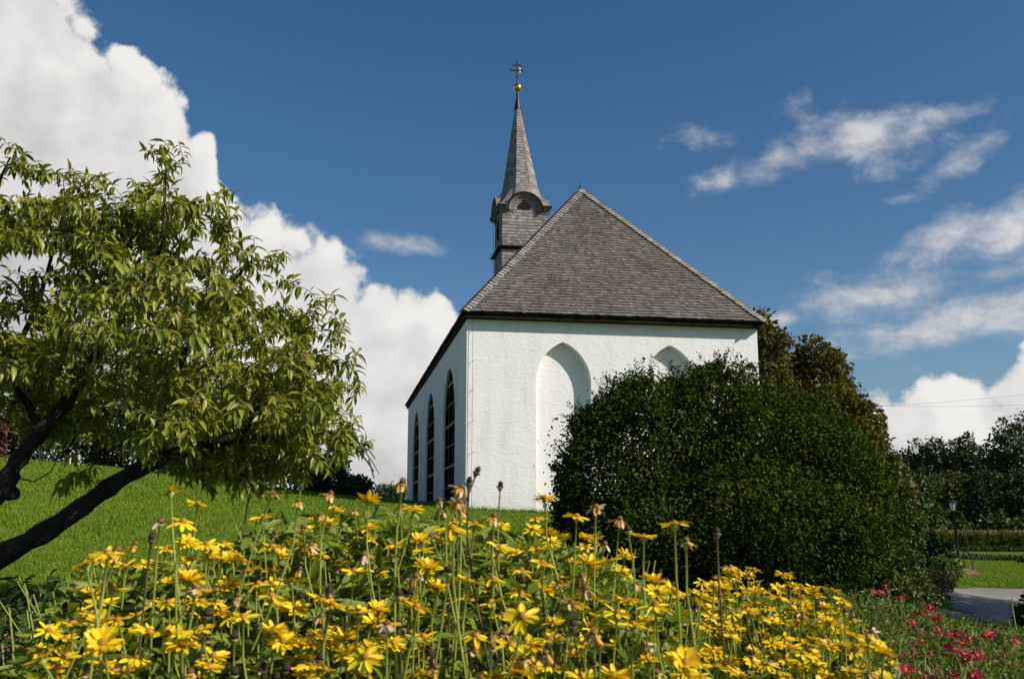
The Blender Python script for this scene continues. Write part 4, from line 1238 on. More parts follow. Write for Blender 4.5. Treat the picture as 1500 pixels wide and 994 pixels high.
for i, (px, py, Y) in enumerate([(1352, 884, 24.5), (1358, 876, 26.0), (1364, 869, 27.6), (1370, 863, 29.2)]):
    stone(px, py, Y, (.28, .34, .15), 'pale rough stone edging the flower bed left of the driveway', M['stone'], .3, group='edging stones of the side bed')
for i, (px, Y, sx) in enumerate([(1396, 37.0, 1.1), (1412, 36.5, .9), (1402, 38.4, 1.2)]):
    stone(px, 850, Y, (sx, .5, .22), ['long reddish step slab at the foot of the lamp post', 'short reddish step slab beside the handrail foot', 'rear reddish step slab below the lamp post'][i], M['red_stone'], .1 * i, 'step', name='step_slab')

# street lamp
def lamp():
    p = at(1407, 838, 41.0); z = terrain(p.x, p.y) - .05
    zt_ = at(1398, 732, 41.0).z - z
    root = empty('street_lamp', (p.x, p.y, z)); tag(root, 'slim dark lamp post with a tapered glass lantern by the driveway', 'street lamp')
    mb = MB(); mb.tube([(0, 0, 0), (-.02, 0, .5), (-.10, 0, zt_ - .46)], [.065, .056, .048], 12); mb.lathe([(.11, 0), (.10, .12), (.065, .2)], (0, 0, 0), 12); mb.lathe([(.055, -.03), (.075, .0), (.07, .03), (.04, .05)], (-.10, 0, zt_ - .46), 12)
    mb.build('post', M['dark_metal'], root, True)
    lx = -.10; z0, z1 = zt_ - .43, zt_ - .10
    mb = MB(); mb.lathe([(.10, z0), (.165, z1)], (lx, 0, 0), 6); mb.build('glass', M['lamp_glass'], root)
    mb = MB(); mb.lathe([(.215, z1 + .01), (.23, z1 + .03), (.16, z1 + .08), (.04, zt_ - .01), (.0, zt_)], (lx, 0, 0), 6); mb.lathe([(.0, z1), (.215, z1 + .01)], (lx, 0, 0), 6); mb.build('cap', M['dark_metal'], root)
    mb = MB()
    for k in range(6):
        a = k * PI / 3
        mb.tube([(lx + .104 * math.cos(a), .104 * math.sin(a), z0), (lx + .17 * math.cos(a), .17 * math.sin(a), z1 + .01)], .012, 4)
    mb.lathe([(.0, z0 - .03), (.12, z0 - .02), (.13, z0 + .01), (.11, z0 + .015)], (lx, 0, 0), 6)
    mb.build('lantern_frame', M['dark_metal'], root)
lamp()
hr = [at(1411, 806, 39.5), at(1424, 811, 38.6), at(1427, 848, 38.0)]
base = Vector((hr[2].x, hr[2].y, terrain(hr[2].x, hr[2].y)))
rl = empty('handrail', base); tag(rl, 'thin dark bent handrail beside the lamp post', 'handrail')
mb = MB(); mb.tube([hr[0] - base, hr[0].lerp(hr[1], .5) - base, hr[1] - base - Vector((.06, 0, 0)), hr[1] - base + Vector((.0, 0, -.06)), Vector((0, 0, -.08))], .024, 7); mb.build('rail', M['dark_metal'], rl)
mb = MB(); zf = terrain(hr[0].x, hr[0].y) - base.z; mb.tube([hr[0] - base, Vector((hr[0].x - base.x, hr[0].y - base.y, zf - .1))], .022, 7); mb.build('post', M['dark_metal'], rl)

# power lines across the right of the sky
for i, (a, b_) in enumerate((((1180, 598), (1600, 566)), ((1180, 590), (1600, 588)))):
    A, B_ = at(*a, 120), at(*b_, 120)
    mb = MB(); mb.tube([A.lerp(B_, t) - A - Vector((0, 0, .5 * math.sin(PI * t))) for t in np.linspace(0, 1, 12)], .012, 5)
    o = mb.build('power_line', M['dark_metal']); o.location = A
    tag(o, ['steeper of the two thin power lines above the forest', 'flatter of the two thin power lines above the forest'][i], 'power line', 'power lines above the forest')

# unseen trees added right of the view to shade the big shrub and the driveway
def shade_tree(name, label, x, y, h, rw, low, seed, n):
    z = terrain(x, y) - .1; g = random.Random(seed)
    root = empty(name, (x, y, z)); tag(root, label, 'tree')
    lumps = [(0, 0, h * (low + 1) / 2, rw * .8, rw * .8, h * (1 - low) / 2 * .9)]
    for i in range(14):
        a = i * 2.4; s = .3 + .2 * g.random(); zz = h * (low + (1 - low) * (i + .5) / 14)
        lumps.append((math.cos(a) * rw * .6, math.sin(a) * rw * .6, zz, rw * s, rw * s, rw * s))
    link('crown', crown_mesh('crown', lumps, n, .17, seed, inner=.35, spread=.2), M['leaf_hedge'], root)
    mb = MB(); limb_tubes(mb, (0, 0, 0), lumps, .22, seed); mb.build('trunk', M['trunk'], root)
shade_tree('bush_shade_tree', 'unseen leafy tree added right of the view to shade the big bush', 10.6, 7.8, 9.0, 1.9, .2, 301, 26000)
shade_tree('drive_shade_tree', 'unseen tall leafy tree added right of the view to shade the driveway', 24.0, 18.0, 12.0, 4.2, .10, 302, 70000)  # added out of view for its shadow on the driveway

# ------------------------------------------------------------------ grass blades on the lawn (nobody could count them)
def grass():
    g = np.random.default_rng(31)
    n = 520000
    px = -120 + 1240 * g.random(n)
    Y = 6.5 * np.exp(g.random(n) * math.log(44 / 6.5))
    X = (px - 750) / F_PX * Y
    # church footprint and the yellow bed stay free
    cx, cy = X - CO.x, Y - CO.y
    u = cx * math.cos(YAW) + cy * math.sin(YAW); v = -cx * math.sin(YAW) + cy * math.cos(YAW)
    ok = ~((u > -.0) & (u < W_) & (v > -.02) & (v < L_))
    nr = 60000
    Yr = 31.5 + 28 * g.random(nr); Xr = (1370 + 240 * g.random(nr) - 750) / F_PX * Yr
    nw = 9000                                   # longer unmown tufts at the foot of the walls
    fw = g.random(nw) < .5
    uu = np.where(fw, W_ * g.random(nw), -.03 - .12 * g.random(nw)); vv = np.where(fw, -.03 - .14 * g.random(nw), L_ * g.random(nw))
    Xw = CO.x + uu * math.cos(YAW) - vv * math.sin(YAW); Yw = CO.y + uu * math.sin(YAW) + vv * math.cos(YAW)
    X, Y = np.concatenate([X[ok], Xr, Xw]), np.concatenate([Y[ok], Yr, Yw])
    Z = terrain_np(X, Y); n = len(X)
    H = (.025 + .035 * g.random(n) ** 1.5) * np.clip(Y / 10, 1, 1.6); Wd = .0045 * np.clip(Y / 7, 1, 4.5)
    H[-nw:] *= 1.2 + 1.6 * g.random(nw) ** 2; Wd[-nw:] *= .6
    a = g.random(n) * 6.28; ln = .5 * g.random(n)
    S = np.stack([np.cos(a), np.sin(a), np.zeros(n)], 1) * Wd[:, None]
    b0 = np.stack([X, Y, Z - .005], 1)
    tp = b0 + np.stack([np.cos(a + 1.5) * ln * H, np.sin(a + 1.5) * ln * H, H], 1)
    V = np.stack([b0 - S, b0 + S, tp], 1).reshape(-1, 3)
    m, b, out = new_mat('lawn grass blades')
    pos = N(b.nt, 'ShaderNodeNewGeometry').outputs['Position']
    col = b.ramp(island(b), [(0, (0.090, 0.165, 0.008)), (.5, (0.140, 0.245, 0.012)), (.88, (0.190, 0.285, 0.020)), (.97, (0.20, 0.25, 0.04)), (1, (0.30, 0.26, 0.10))])
    col = b.mix(b.mr(b.noise(pos, .5, 4, .6), .38, .66, 0, .55), col, b.mix(1.0, col, (1.45, 1.12, .8, 1), 'MULTIPLY'))
    col = b.mix(b.mr(b.noise(pos, 2.3, 3, .6), .42, .65, 0, .5), col, b.mix(1.0, col, (.62, .72, .6, 1), 'MULTIPLY'))
    col = b.mix(b.mr(b.noise(pos, 1.1, 5, .7), .56, .74, 0, .55), col, (0.19, 0.17, 0.045, 1))
    s, _ = principled(b, col, .6, spec=.2)
    t = N(b.nt, 'ShaderNodeBsdfTranslucent'); b.put(t.inputs[0], b.mix(1.0, col, (1.3, 1.3, .6, 1), 'MULTIPLY'))
    mx = N(b.nt, 'ShaderNodeMixShader'); mx.inputs[0].default_value = .3
    b.nt.links.new(s, mx.inputs[1]); b.nt.links.new(t.outputs[0], mx.inputs[2]); b.nt.links.new(mx.outputs[0], out.inputs[0])
    tag(link('grass', mesh_np('grass', V, np.arange(3 * n).reshape(-1, 3)), m), 'short green lawn grass with scattered paler blades', 'grass', kind='stuff')
grass()

# ------------------------------------------------------------------ yellow flower bed
M['petal'] = leaf_mat('yellow petals', [(0, (0.74, 0.43, 0.008)), (.25, (0.80, 0.55, 0.009)), (.6, (0.83, 0.63, 0.012)), (1, (0.87, 0.71, 0.03))], .5, .22, (1.05, .95, .4), .25)
M['petal_old'] = leaf_mat('fading petals', [(0, (0.50, 0.24, 0.03)), (.4, (0.62, 0.36, 0.06)), (.75, (0.66, 0.50, 0.28)), (1, (0.72, 0.62, 0.48))], .65, .2, (1.05, .95, .6), .2)
M['petal_pink'] = leaf_mat('pink aster petals', [(0, (0.40, 0.010, 0.045)), (.6, (0.55, 0.018, 0.085)), (1, (0.62, 0.07, 0.17))], .5, .2, (1.1, .8, .9), .25)
M['petal_dry'] = leaf_mat('dry rosy petals', [(0, (0.30, 0.10, 0.09)), (1, (0.45, 0.20, 0.15))], .6, .2, (1.1, .8, .8), .2)
M['petal_white'] = leaf_mat('white petals', [(0, (0.70, 0.68, 0.60)), (1, (0.80, 0.79, 0.74))], .5, .2, (1, 1, .9), .25)
M['disc'] = noise_mat('orange flower centre', [(.3, (0.30, 0.13, 0.012)), (.7, (0.52, 0.27, 0.02))], 120, .8, .004, 400)
M['disc_brown'] = noise_mat('brown flower centre', [(.3, (0.10, 0.045, 0.015)), (.7, (0.30, 0.15, 0.03))], 120, .8, .004, 400)
M['seed'] = noise_mat('dark brown seed head', [(.3, (0.020, 0.011, 0.008)), (.7, (0.065, 0.038, 0.026))], 150, .9, .006, 350)
M['stem'] = noise_mat('yellow green stems', [(.3, (0.22, 0.27, 0.04)), (.7, (0.34, 0.37, 0.075))], 9, .55)
M['stem_dry'] = noise_mat('dry brown stems', [(.3, (0.06, 0.045, 0.02)), (.7, (0.14, 0.11, 0.05))], 12, .7)
M['leaf_bed'] = leaf_mat('flower bed leaves', [(0, (0.085, 0.135, 0.014)), (.5, (0.155, 0.210, 0.020)), (.85, (0.225, 0.265, 0.032)), (1, (0.30, 0.30, 0.055))], .5, .3, (1.5, 1.5, .5), .3)
M['leaf_fine'] = leaf_mat('fine aster leaves', [(0, (0.075, 0.125, 0.022)), (.6, (0.140, 0.195, 0.042)), (1, (0.22, 0.26, 0.08))], .6, .25, None, .2)

def _petal():
    P = []
    for s, hw in ((0, .35), (.3, .9), (.7, 1.0), (.92, .55), (1.0, .12)):
        P += [(s, hw * .5, .02 - .10 * s * s), (s, 0, -.10 * s * s - .05), (s, -hw * .5, .02 - .10 * s * s)]
    F = []
    for i in range(4):
        for j in range(2):
            a = i * 3 + j; F.append((a, a + 1, a + 4, a + 3))
    return np.array(P, float), np.array(F)
T_PETAL = _petal()
def petals_mesh(seed, n, ln, wd, drop, droop_var, miss=0., rings=1, r0=.006):
    g = np.random.default_rng(seed)
    O, D, Nn, L_s = [], [], [], []
    for k in range(rings):
        for i in range(n):
            if g.random() < miss: continue
            a = 2 * PI * (i + .5 * k) / n + g.normal() * .12
            e = drop + g.normal() * droop_var + .25 * k
            rd = np.array([math.cos(a), math.sin(a), 0])
            O.append(rd * r0 + np.array([0, 0, .001 * k])); D.append(rd * math.cos(e) + np.array([0, 0, math.sin(e)]))
            Nn.append(-rd * math.sin(e) + np.array([0, 0, math.cos(e)]) + g.normal(size=3) * .25); L_s.append(ln * (.82 + .3 * g.random()))
    L_s = np.array(L_s)
    me = leaves('petals', np.array(O), np.array(D), np.array(Nn), L_s, np.full(len(O), wd), T_PETAL)
    me.polygons.foreach_set('use_smooth', np.ones(len(me.polygons), dtype=bool))
    return me
def disc_mesh(r, h, seed, rough=.12):
    mb = MB(); mb.lathe([(r * .55, -h * .5), (r * .95, -h * .1), (r, h * .15), (r * .8, h * .6), (r * .45, h * .9), (.0003, h)], (0, 0, 0), 10)
    g = random.Random(seed)
    me = bpy.data.meshes.new('centre')
    me.from_pydata([(x * (1 + g.uniform(-rough, rough)), y * (1 + g.uniform(-rough, rough)), z * (1 + g.uniform(-rough, rough))) for x, y, z in mb.v], [], mb.f); me.update()
    me.polygons.foreach_set('use_smooth', np.ones(len(me.polygons), dtype=bool))
    return me
def with_mat(me, m): me.materials.append(m); return me
FRESH = [(with_mat(petals_mesh(s, n, ln * 1.16, .0128, dr, .16, ms, rg), M['petal']), with_mat(disc_mesh(.0095, .009, s), M['disc'])) for s, n, ln, dr, ms, rg in
         [(1, 12, .030, .10, .03, 1), (2, 13, .029, .25, .0, 1), (3, 11, .031, -.05, .06, 1), (4, 12, .028, .35, .05, 1), (5, 13, .030, .02, .0, 2), (6, 12, .031, .18, .15, 1), (7, 10, .030, -.18, .05, 1), (8, 13, .028, .30, .0, 2)]]
FADED = [(with_mat(petals_mesh(20 + s, n, ln * 1.15, .0125, dr, .35, ms), M['petal_old']), with_mat(disc_mesh(.0095, .009, 20 + s), M['disc_brown'])) for s, n, ln, dr, ms in
         [(1, 12, .026, -.45, .15), (2, 12, .025, -.9, .1), (3, 10, .024, -1.15, .3), (4, 12, .027, -.2, .25), (5, 9, .024, -.7, .3)]]
SEED = [with_mat(disc_mesh(.0092, .0125, 40 + s, .2), M['seed']) for s in range(4)]
SEEDP = [with_mat(petals_mesh(50 + s, 9, .016, .007, -1.1, .3, .45), M['petal_old']) for s in range(3)]

def bed_top(px, y_ref=0): return 0
fl_rng = np.random.default_rng(77)
def stem_leaf_mesh(pts, g, n, big):
    O, D, Nn, Ls = [], [], [], []
    for i in range(n):
        s = .30 + .5 * (i + g.random()) / max(n, 1)
        q = pts[int(s * (len(pts) - 1))]
        a = g.random() * 6.28
        for da in (0, PI):
            O.append(np.array(q)); D.append(np.array([math.cos(a + da), math.sin(a + da), .25 + .35 * g.random()])); Nn.append(np.array([0, 0, 1.]) + g.normal(size=3) * .2); Ls.append(big * (.7 + .5 * g.random()) * (1.15 - .5 * s))
    Ls = np.array(Ls)
    return leaves('leaves', np.array(O), np.array(D), np.array(Nn), Ls, Ls * .42, T_LONG)
def flower(head, kind, label, group, tilt=None, scale=1.0, nleaf=2):
    """one flowering stem rooted in the bed, its head at the given point"""
    g = fl_rng
    hx, hy, hz = head
    gx, gy = hx + g.normal() * .12 + .04, hy + abs(g.normal()) * .08 + .03
    gz = terrain(gx, gy)
    h = hz - gz
    name = {'f': 'yellow_flower', 'o': 'fading_flower', 's': 'seed_head'}[kind]
    root = empty(name, (gx, gy, gz))
    tag(root, label, {'f': 'flower', 'o': 'flower', 's': 'seed head'}[kind], group)
    top = np.array([hx - gx, hy - gy, h])
    if tilt is None:
        tl = abs(g.normal()) * .25; ta = g.random() * 6.28
        tilt = (tl * math.cos(ta) + .10, tl * math.sin(ta) - .12)
    up = unit(np.array([tilt[0], tilt[1], 1.0]))
    c1 = np.array([0, 0, h * .5]); c2 = top - up * h * .22
    pts = [((1 - t) ** 3) * np.zeros(3) + 3 * t * (1 - t) ** 2 * c1 + 3 * t * t * (1 - t) * c2 + t ** 3 * top for t in np.linspace(0, 1, 9)]
    mb = MB(); r0 = .0027 * (.8 + .4 * g.random())
    mb.tube(pts, [r0 * 1.3 - r0 * .5 * i / 8 for i in range(9)], 6)
    mb.lathe([(.0025, -.012), (.006, -.005), (.0105, .001), (.0095, .002)], top - up * .004, 8, Vector((0, 0, 1)).rotation_difference(Vector(up)).to_matrix())
    mb.build('stem', M['stem_dry'] if (kind == 's' and g.random() < .7) else M['stem'], root, True)
    if nleaf: link('leaves', stem_leaf_mesh(pts, g, nleaf, .085), M['leaf_bed'], root, True)
    quat = Vector((0, 0, 1)).rotation_difference(Vector(up)).to_matrix().to_4x4() @ Matrix.Rotation(g.random() * 6.28, 4, 'Z')
    def put(nm, me, dz=0., sc=1.):
        o = bpy.data.objects.new(nm, me); COL.objects.link(o); o.parent = root
        o.matrix_local = Matrix.Translation(Vector(top + up * dz)) @ quat @ Matrix.Scale(sc * scale * .82, 4)
    if kind == 'f':
        p, d = FRESH[g.integers(len(FRESH))]; sc = .92 + .2 * g.random(); put('petals', p, .001, sc); put('flower_centre', d, .002, sc)
    elif kind == 'o':
        p, d = FADED[g.integers(len(FADED))]; sc = .92 + .2 * g.random(); put('petals', p, .001, sc); put('flower_centre', d, .003, sc)
    else:
        put('seed_cone', SEED[g.integers(4)], .003, .9 + .35 * g.random())
        if g.random() < .35: put('petals', SEEDP[g.integers(3)], .0, 1.)
GY, GO, GS = 'yellow daisies in the flower bed', 'fading daisies in the flower bed', 'dark seed heads in the flower bed'
# flowers that stand out: (px, py, depth, kind, label, tilt)
CAMT = (-.05, -1.1)
KEY = [(250, 721, 2.35, 'f', 'tall yellow daisy standing highest against the lawn below the cherry branch', None), (290, 738, 2.9, 'f', 'small yellow daisy just right of the tallest one below the cherry branch', None),
 (302, 798, 2.7, 'f', 'yellow daisy standing free of the others against the left lawn', None), (540, 735, 2.5, 'f', 'upward opened yellow daisy against the lawn left of the church windows', (.1, .35)),
 (590, 706, 2.2, 'o', 'drooping orange yellow daisy in front of the far church window', (.2, -.3)), (662, 774, 1.95, 'f', 'large flat yellow daisy on the lawn just below the church corner', (.05, -.25)),
 (484, 724, 2.3, 'o', 'drooping amber daisy highest between the cherry crown and the church', (.3, .1)), (437, 735, 2.4, 'o', 'dull amber daisy below the tip of the cherry crown', None), (399, 723, 2.5, 'o', 'pale drooping daisy below the hanging cherry twigs', None),
 (675, 715, 2.3, 'o', 'curled amber daisy against the church corner edge', None), (674, 738, 2.2, 'o', 'ragged yellow daisy losing petals before the church corner', None), (699, 690, 2.4, 's', 'highest dark curled seed head against the white church wall', (.5, -.1)),
 (687, 706, 2.4, 's', 'round dark seed head just under the highest curled one', None), (733, 711, 2.6, 's', 'single dark seed head on a slanting stem against the white wall', None), (798, 729, 2.7, 'f', 'small yellow daisy at the left foot of the big dark bush', None),
 (845, 757, 2.6, 'f', 'yellow daisy before the dark bush, left of the drooping pale one', None), (873, 743, 2.4, 'o', 'pale drooping daisy with a domed centre before the dark bush', (.05, -.2)), (908, 761, 2.6, 'o', 'half open bud with one upright petal before the dark bush', None),
 (920, 776, 2.6, 's', 'withered seed head with pale hanging petals before the dark bush', None), (943, 787, 2.5, 'f', 'flat yellow daisy before the dark bush, left of the tallest one there', (.1, .0)), (988, 768, 2.05, 'f', 'tall wide yellow daisy standing alone before the dark bush', (.0, -.1)),
 (1005, 793, 2.2, 'o', 'small domed bud on a straight stem right of the tall daisy before the dark bush', None), (957, 852, 2.4, 'f', 'yellow daisy seen from the side low before the dark bush', None), (1050, 780, 2.3, 's', 'lone brown seed head on a long slanting stem before the dark bush', None),
 (765, 903, 1.75, 'f', 'large yellow daisy facing the viewer in the middle of the bed', CAMT), (535, 962, 1.75, 'f', 'double yellow daisy facing the viewer near the lower edge', CAMT), (150, 942, 1.7, 'f', 'large yellow daisy facing the viewer at the left end of the bed', (.25, -.9)),
 (1003, 970, 1.8, 'f', 'large yellow daisy facing the viewer right of the middle at the lower edge', (.3, -1.2)), (60, 966, 1.95, 'f', 'outermost yellow daisy at the left end, tilted outwards', (-.6, -.1)), (222, 788, 2.3, 's', 'dark oblong seed head against the lawn at the left', None),
 (585, 872, 2.2, 's', 'black round seed head on a dark upright stem in the middle of the bed', None), (158, 812, 2.0, 'f', 'upper yellow daisy of the left group against the lawn', None), (125, 826, 1.95, 'f', 'yellow daisy at the upper left edge of the bed', (-.4, 0)),
 (268, 765, 2.0, 'f', 'wide yellow daisy under the tallest one on the left', None), (235, 765, 2.3, 'o', 'amber daisy beside the wide one under the tallest on the left', None), (172, 806, 2.1, 'o', 'withered beige daisy above the left group', None)]
for (px, py, Y, kd, lab, tl) in KEY:
    flower(at(px, py, Y), kd, lab, {'f': GY, 'o': GO, 's': GS}[kd], tl, 1.0, 2 if kd != 's' else 1)
# the mass of the bed
EDGE = [(40, 970), (70, 905), (110, 838), (190, 790), (240, 770), (300, 800), (350, 770), (390, 724), (500, 718), (600, 700), (660, 712), (720, 742), (800, 752), (880, 772), (950, 835), (1020, 850), (1080, 822), (1150, 838), (1220, 858), (1270, 905), (1305, 960), (1315, 1000)]
ex_, ey_ = np.array([e[0] for e in EDGE]), np.array([e[1] for e in EDGE])
LAB = {('f', 0): 'fresh yellow daisy crowded among the others in the left half of the bed', ('f', 1): 'fresh yellow daisy crowded among the others in the middle of the bed', ('f', 2): 'smaller yellow daisy in the dense farther mass at the right of the bed',
       ('o', 0): 'fading amber daisy among the others in the left half of the bed', ('o', 1): 'fading amber daisy among the others in the middle of the bed', ('o', 2): 'fading amber daisy in the dense farther mass at the right',
       ('s', 0): 'dark seed head among the daisies in the left half of the bed', ('s', 1): 'dark seed head among the daisies in the middle of the bed', ('s', 2): 'dark seed head in the dense farther mass at the right'}
def scatter(n, x0, x1, y0, y1, reg, probs, g, bias=1.0):
    k = 0
    pts = []
    tries = 0
    while k < n and tries < 40000:
        tries += 1
        px = x0 + (x1 - x0) * g.random(); py = y0 + (y1 - y0) * g.random() ** bias
        if py < np.interp(px, ex_, ey_) + 4: continue
        if reg == 2: Y = 3.7 - (py - 815) / 180 * 1.1 + .25 * g.normal()
        else: Y = 3.1 - (py - 740) / 250 * 1.0 + .30 * g.normal()
        Y = max(2.05, Y)
        if any((px - a) ** 2 + ((py - b_) * 1.3) ** 2 < (12 if reg == 2 else 19) ** 2 for a, b_ in pts): continue
        pts.append((px, py))
        u = g.random() if py > 790 or reg == 2 else .30 + .70 * g.random(); kd = 'f' if u < probs[0] else ('o' if u < probs[0] + probs[1] else 's')
        flower(at(px, py, Y), kd, LAB[(kd, reg)], {'f': GY, 'o': GO, 's': GS}[kd], None, .92 if reg == 2 else 1.0, 2 if g.random() < .6 else 0)
        k += 1
gs = np.random.default_rng(55)
scatter(132, 40, 520, 740, 995, 0, (.66, .22, .12), gs, .9)
scatter(134, 520, 1010, 730, 995, 1, (.64, .22, .14), gs, .85)
scatter(130, 1000, 1315, 815, 995, 2, (.84, .11, .05), gs, .9)

# leafy growth of the bed: leaves and side shoots, nobody could count them
def bed_height(px, Y):
    """top of the leafy growth: a hand's breadth under the flower heads"""
    k = np.clip((px - 960) / 80, 0, 1)
    py = (740 + (3.1 - np.minimum(Y, 3.1)) * 250) * (1 - k) + (815 + (3.7 - np.minimum(Y, 3.7)) / 1.1 * 180) * k
    py = np.maximum(py, np.interp(px, ex_, ey_) + 22)
    return EYE - (py - 759) / F_PX * Y - .06
def bed_foliage():
    g = np.random.default_rng(91)
    n = 52000
    px = 60 + 1270 * g.random(n); Y = 1.75 + 2.7 * g.random(n) ** .9
    X = (px - 750) / F_PX * Y
    zt_ = bed_height(px, Y)
    gz = terrain_np(X, Y)
    z = gz + (zt_ - gz) * (1 - g.random(n) ** 2.0 * .75)
    z -= .10 * np.abs(g.normal(size=n))
    O = np.stack([X, Y, z], 1)
    a = g.random(n) * 6.28
    D = np.stack([np.cos(a), np.sin(a), .35 + .6 * g.normal(size=n)], 1)
    Nn = np.array([.35, -.25, .9]) + g.normal(size=(n, 3)) * .5
    Ls = (.034 + .066 * g.random(n) ** 1.5) * np.clip(Y / 2.4, .75, 1.15)
    o = tag(link('bed_foliage', leaves('bed_foliage', O, D, Nn, Ls, Ls * .34, T_LONG), M['leaf_bed'], None, True), 'green leafy growth of the daisy bed below the flower heads', 'foliage', kind='stuff')
    mb = MB()
    for i in range(1100):
        p = 60 + 1260 * g.random(); y = 1.6 + 2.6 * g.random(); x = (p - 750) / F_PX * y
        t = float(bed_height(np.array([p]), np.array([y]))[0]) + .05 - .05 * abs(g.normal())
        b0 = Vector((x, y, terrain(x, y) - .02)); tp = Vector((x + g.normal() * .16, y + g.normal() * .10, t - .12 * g.random()))
        md = b0.lerp(tp, .55) + Vector((g.normal() * .02, 0, 0))
        mb.tube([b0, md, tp], [.0042, .0034, .0020], 5)
    mb.build('stalks', M['stem'], o)
bed_foliage()

# the several hundred farther, smaller flowers of the bed as one mass
def daisy_mass():
    g = np.random.default_rng(123)
    VP, FP, VC, FC, op, oc = [], [], [], [], 0, 0
    mb = MB()
    def grab(me):
        v = np.empty(len(me.vertices) * 3, np.float32); me.vertices.foreach_get('co', v)
        return v.reshape(-1, 3), [tuple(p.vertices) for p in me.polygons]
    lib = [(grab(p), grab(d)) for p, d in FRESH]
    k = 0
    while k < 330:
        reg = g.random() < .38
        px = 990 + 320 * g.random() if reg else 60 + 950 * g.random()
        py = 818 + 180 * g.random() if reg else 755 + 240 * g.random()
        if py < np.interp(px, ex_, ey_) + 14: continue
        Y = (4.0 - (py - 815) / 180 * 1.0 if reg else 3.5 - (py - 740) / 250 * .9) + .25 * g.normal()
        P = at(px, py, max(2.3, Y)); k += 1
        up = unit(np.array([.1 + g.normal() * .3, -.1 + g.normal() * .3, 1.]))
        Rm = np.array((Vector((0, 0, 1)).rotation_difference(Vector(up)).to_matrix() @ Matrix.Rotation(g.random() * 6.28, 3, 'Z'))) * (.62 + .28 * g.random())
        (pv, pf), (dv_, df) = lib[g.integers(len(lib))]
        VP.append(pv @ Rm.T + np.array(P)); FP += [tuple(i + op for i in f_) for f_ in pf]; op += len(pv)
        VC.append(dv_ @ Rm.T + np.array(P)); FC += [tuple(i + oc for i in f_) for f_ in df]; oc += len(dv_)
        bx_, by_ = P.x + g.normal() * .05, P.y + .05
        b0 = Vector((bx_, by_, terrain(bx_, by_))); mb.tube([b0, b0.lerp(P, .6), P - Vector(up) * .03, P], [.0028, .0025, .0019, .0021], 5)
    me = bpy.data.meshes.new('daisy_mass'); me.from_pydata(np.concatenate(VP).tolist(), [], FP); me.update()
    o = tag(link('daisy_mass', me, M['petal'], None, True), 'countless smaller yellow daisies filling the bed behind the nearer ones', 'flowers', kind='stuff')
    me = bpy.data.meshes.new('flower_centres'); me.from_pydata(np.concatenate(VC).tolist(), [], FC); me.update()
    link('flower_centres', me, M['disc'], o, True)
    mb.build('stems', M['stem'], o)
daisy_mass()

# ------------------------------------------------------------------ pink asters on the right
AST = [with_mat(petals_mesh(70 + s, 22, .0145, .0035, dr, .15, .05, rg, .003), M['petal_pink']) for s, dr, rg in ((1, .15, 1), (2, .4, 2), (3, .0, 2))]
ASTD = [with_mat(petals_mesh(75 + s, 16, .010, .003, .9, .3, .1, 1, .003), M['petal_dry']) for s in range(2)]
ASTC = with_mat(disc_mesh(.005, .005, 75), M['disc'])
def aster(px, py, Y, dry, label, group, sc=1.0):
    g = fl_rng
    h = at(px, py, Y); gx, gy = h.x + g.normal() * .05, h.y + .05 + abs(g.normal()) * .05
    gz = terrain(gx, gy)
    root = empty('dry_aster' if dry else 'pink_aster', (gx, gy, gz)); tag(root, label, 'flower', group)
    top = Vector((h.x - gx, h.y - gy, h.z - gz)); up = Vector((g.normal() * .3, -.35 + g.normal() * .3, 1)).normalized()
    mb = MB(); mb.tube([Vector((0, 0, 0)), Vector((top.x * .2, top.y * .2, top.z * .6)), top - up * .03, top], [.003, .0026, .0018, .0022], 5)
    mb.build('stem', M['stem'], root, True)
    quat = Vector((0, 0, 1)).rotation_difference(up).to_matrix().to_4x4() @ Matrix.Rotation(g.random() * 6.28, 4, 'Z')
    lst = [('petals', (ASTD if dry else AST)[g.integers(2 if dry else 3)])] + ([] if dry else [('flower_centre', ASTC)])
    for nm, me in lst:
        o = bpy.data.objects.new(nm, me); COL.objects.link(o); o.parent = root
        o.matrix_local = Matrix.Translation(top) @ quat @ Matrix.Scale(sc * 1.3, 4)
AE_X, AE_Y = [1110, 1250, 1300, 1340, 1400, 1500], [880, 868, 880, 896, 915, 925]
clusters = [(1290, 862, 5.2), (1300, 866, 5.2), (1270, 858, 5.3), (1345, 902, 4.6), (1352, 899, 4.5), (1360, 905, 4.5), (1366, 910, 4.4), (1375, 912, 4.4), (1330, 897, 4.6), (1405, 933, 3.9), (1412, 937, 3.9), (1400, 944, 3.8), (1448, 930, 4.0), (1462, 931, 4.0), (1470, 928, 4.0),
            (1420, 970, 3.2), (1427, 966, 3.2), (1318, 968, 3.3), (1316, 975, 3.2), (1345, 985, 3.0), (1391, 985, 3.0), (1436, 994, 2.9), (1356, 935, 3.8), (1383, 950, 3.6), (1385, 925, 4.0)]
for i, (px, py, Y) in enumerate(clusters):
    lab = ('bright pink aster in the far row below the olive strap leaves' if Y > 5 else 'bright pink aster of the densest pink cluster before the driveway' if py < 915 else 'bright pink aster of the right middle cluster' if py < 950 else 'bright pink aster near the lower right corner')
    for q in range(1 + (i % 2) if Y < 5 else 1):
        aster(px + fl_rng.normal() * 11, py + fl_rng.normal() * 8, Y + fl_rng.normal() * .08, False, lab, 'pink asters', 1.0)
ga = np.random.default_rng(66)
k = 0
while k < 90:
    px, py = 1110 + 390 * ga.random(), 862 + 135 * ga.random()
    if py < np.interp(px, AE_X, AE_Y) + 3 or px < 1225 + (py - 870) * .6: continue
    aster(px, py, 5.2 - (py - 862) / 135 * 2.2 + ga.normal() * .1, True, 'dry rosy aster head among the fine green stems on the right', 'withered aster heads', .9); k += 1
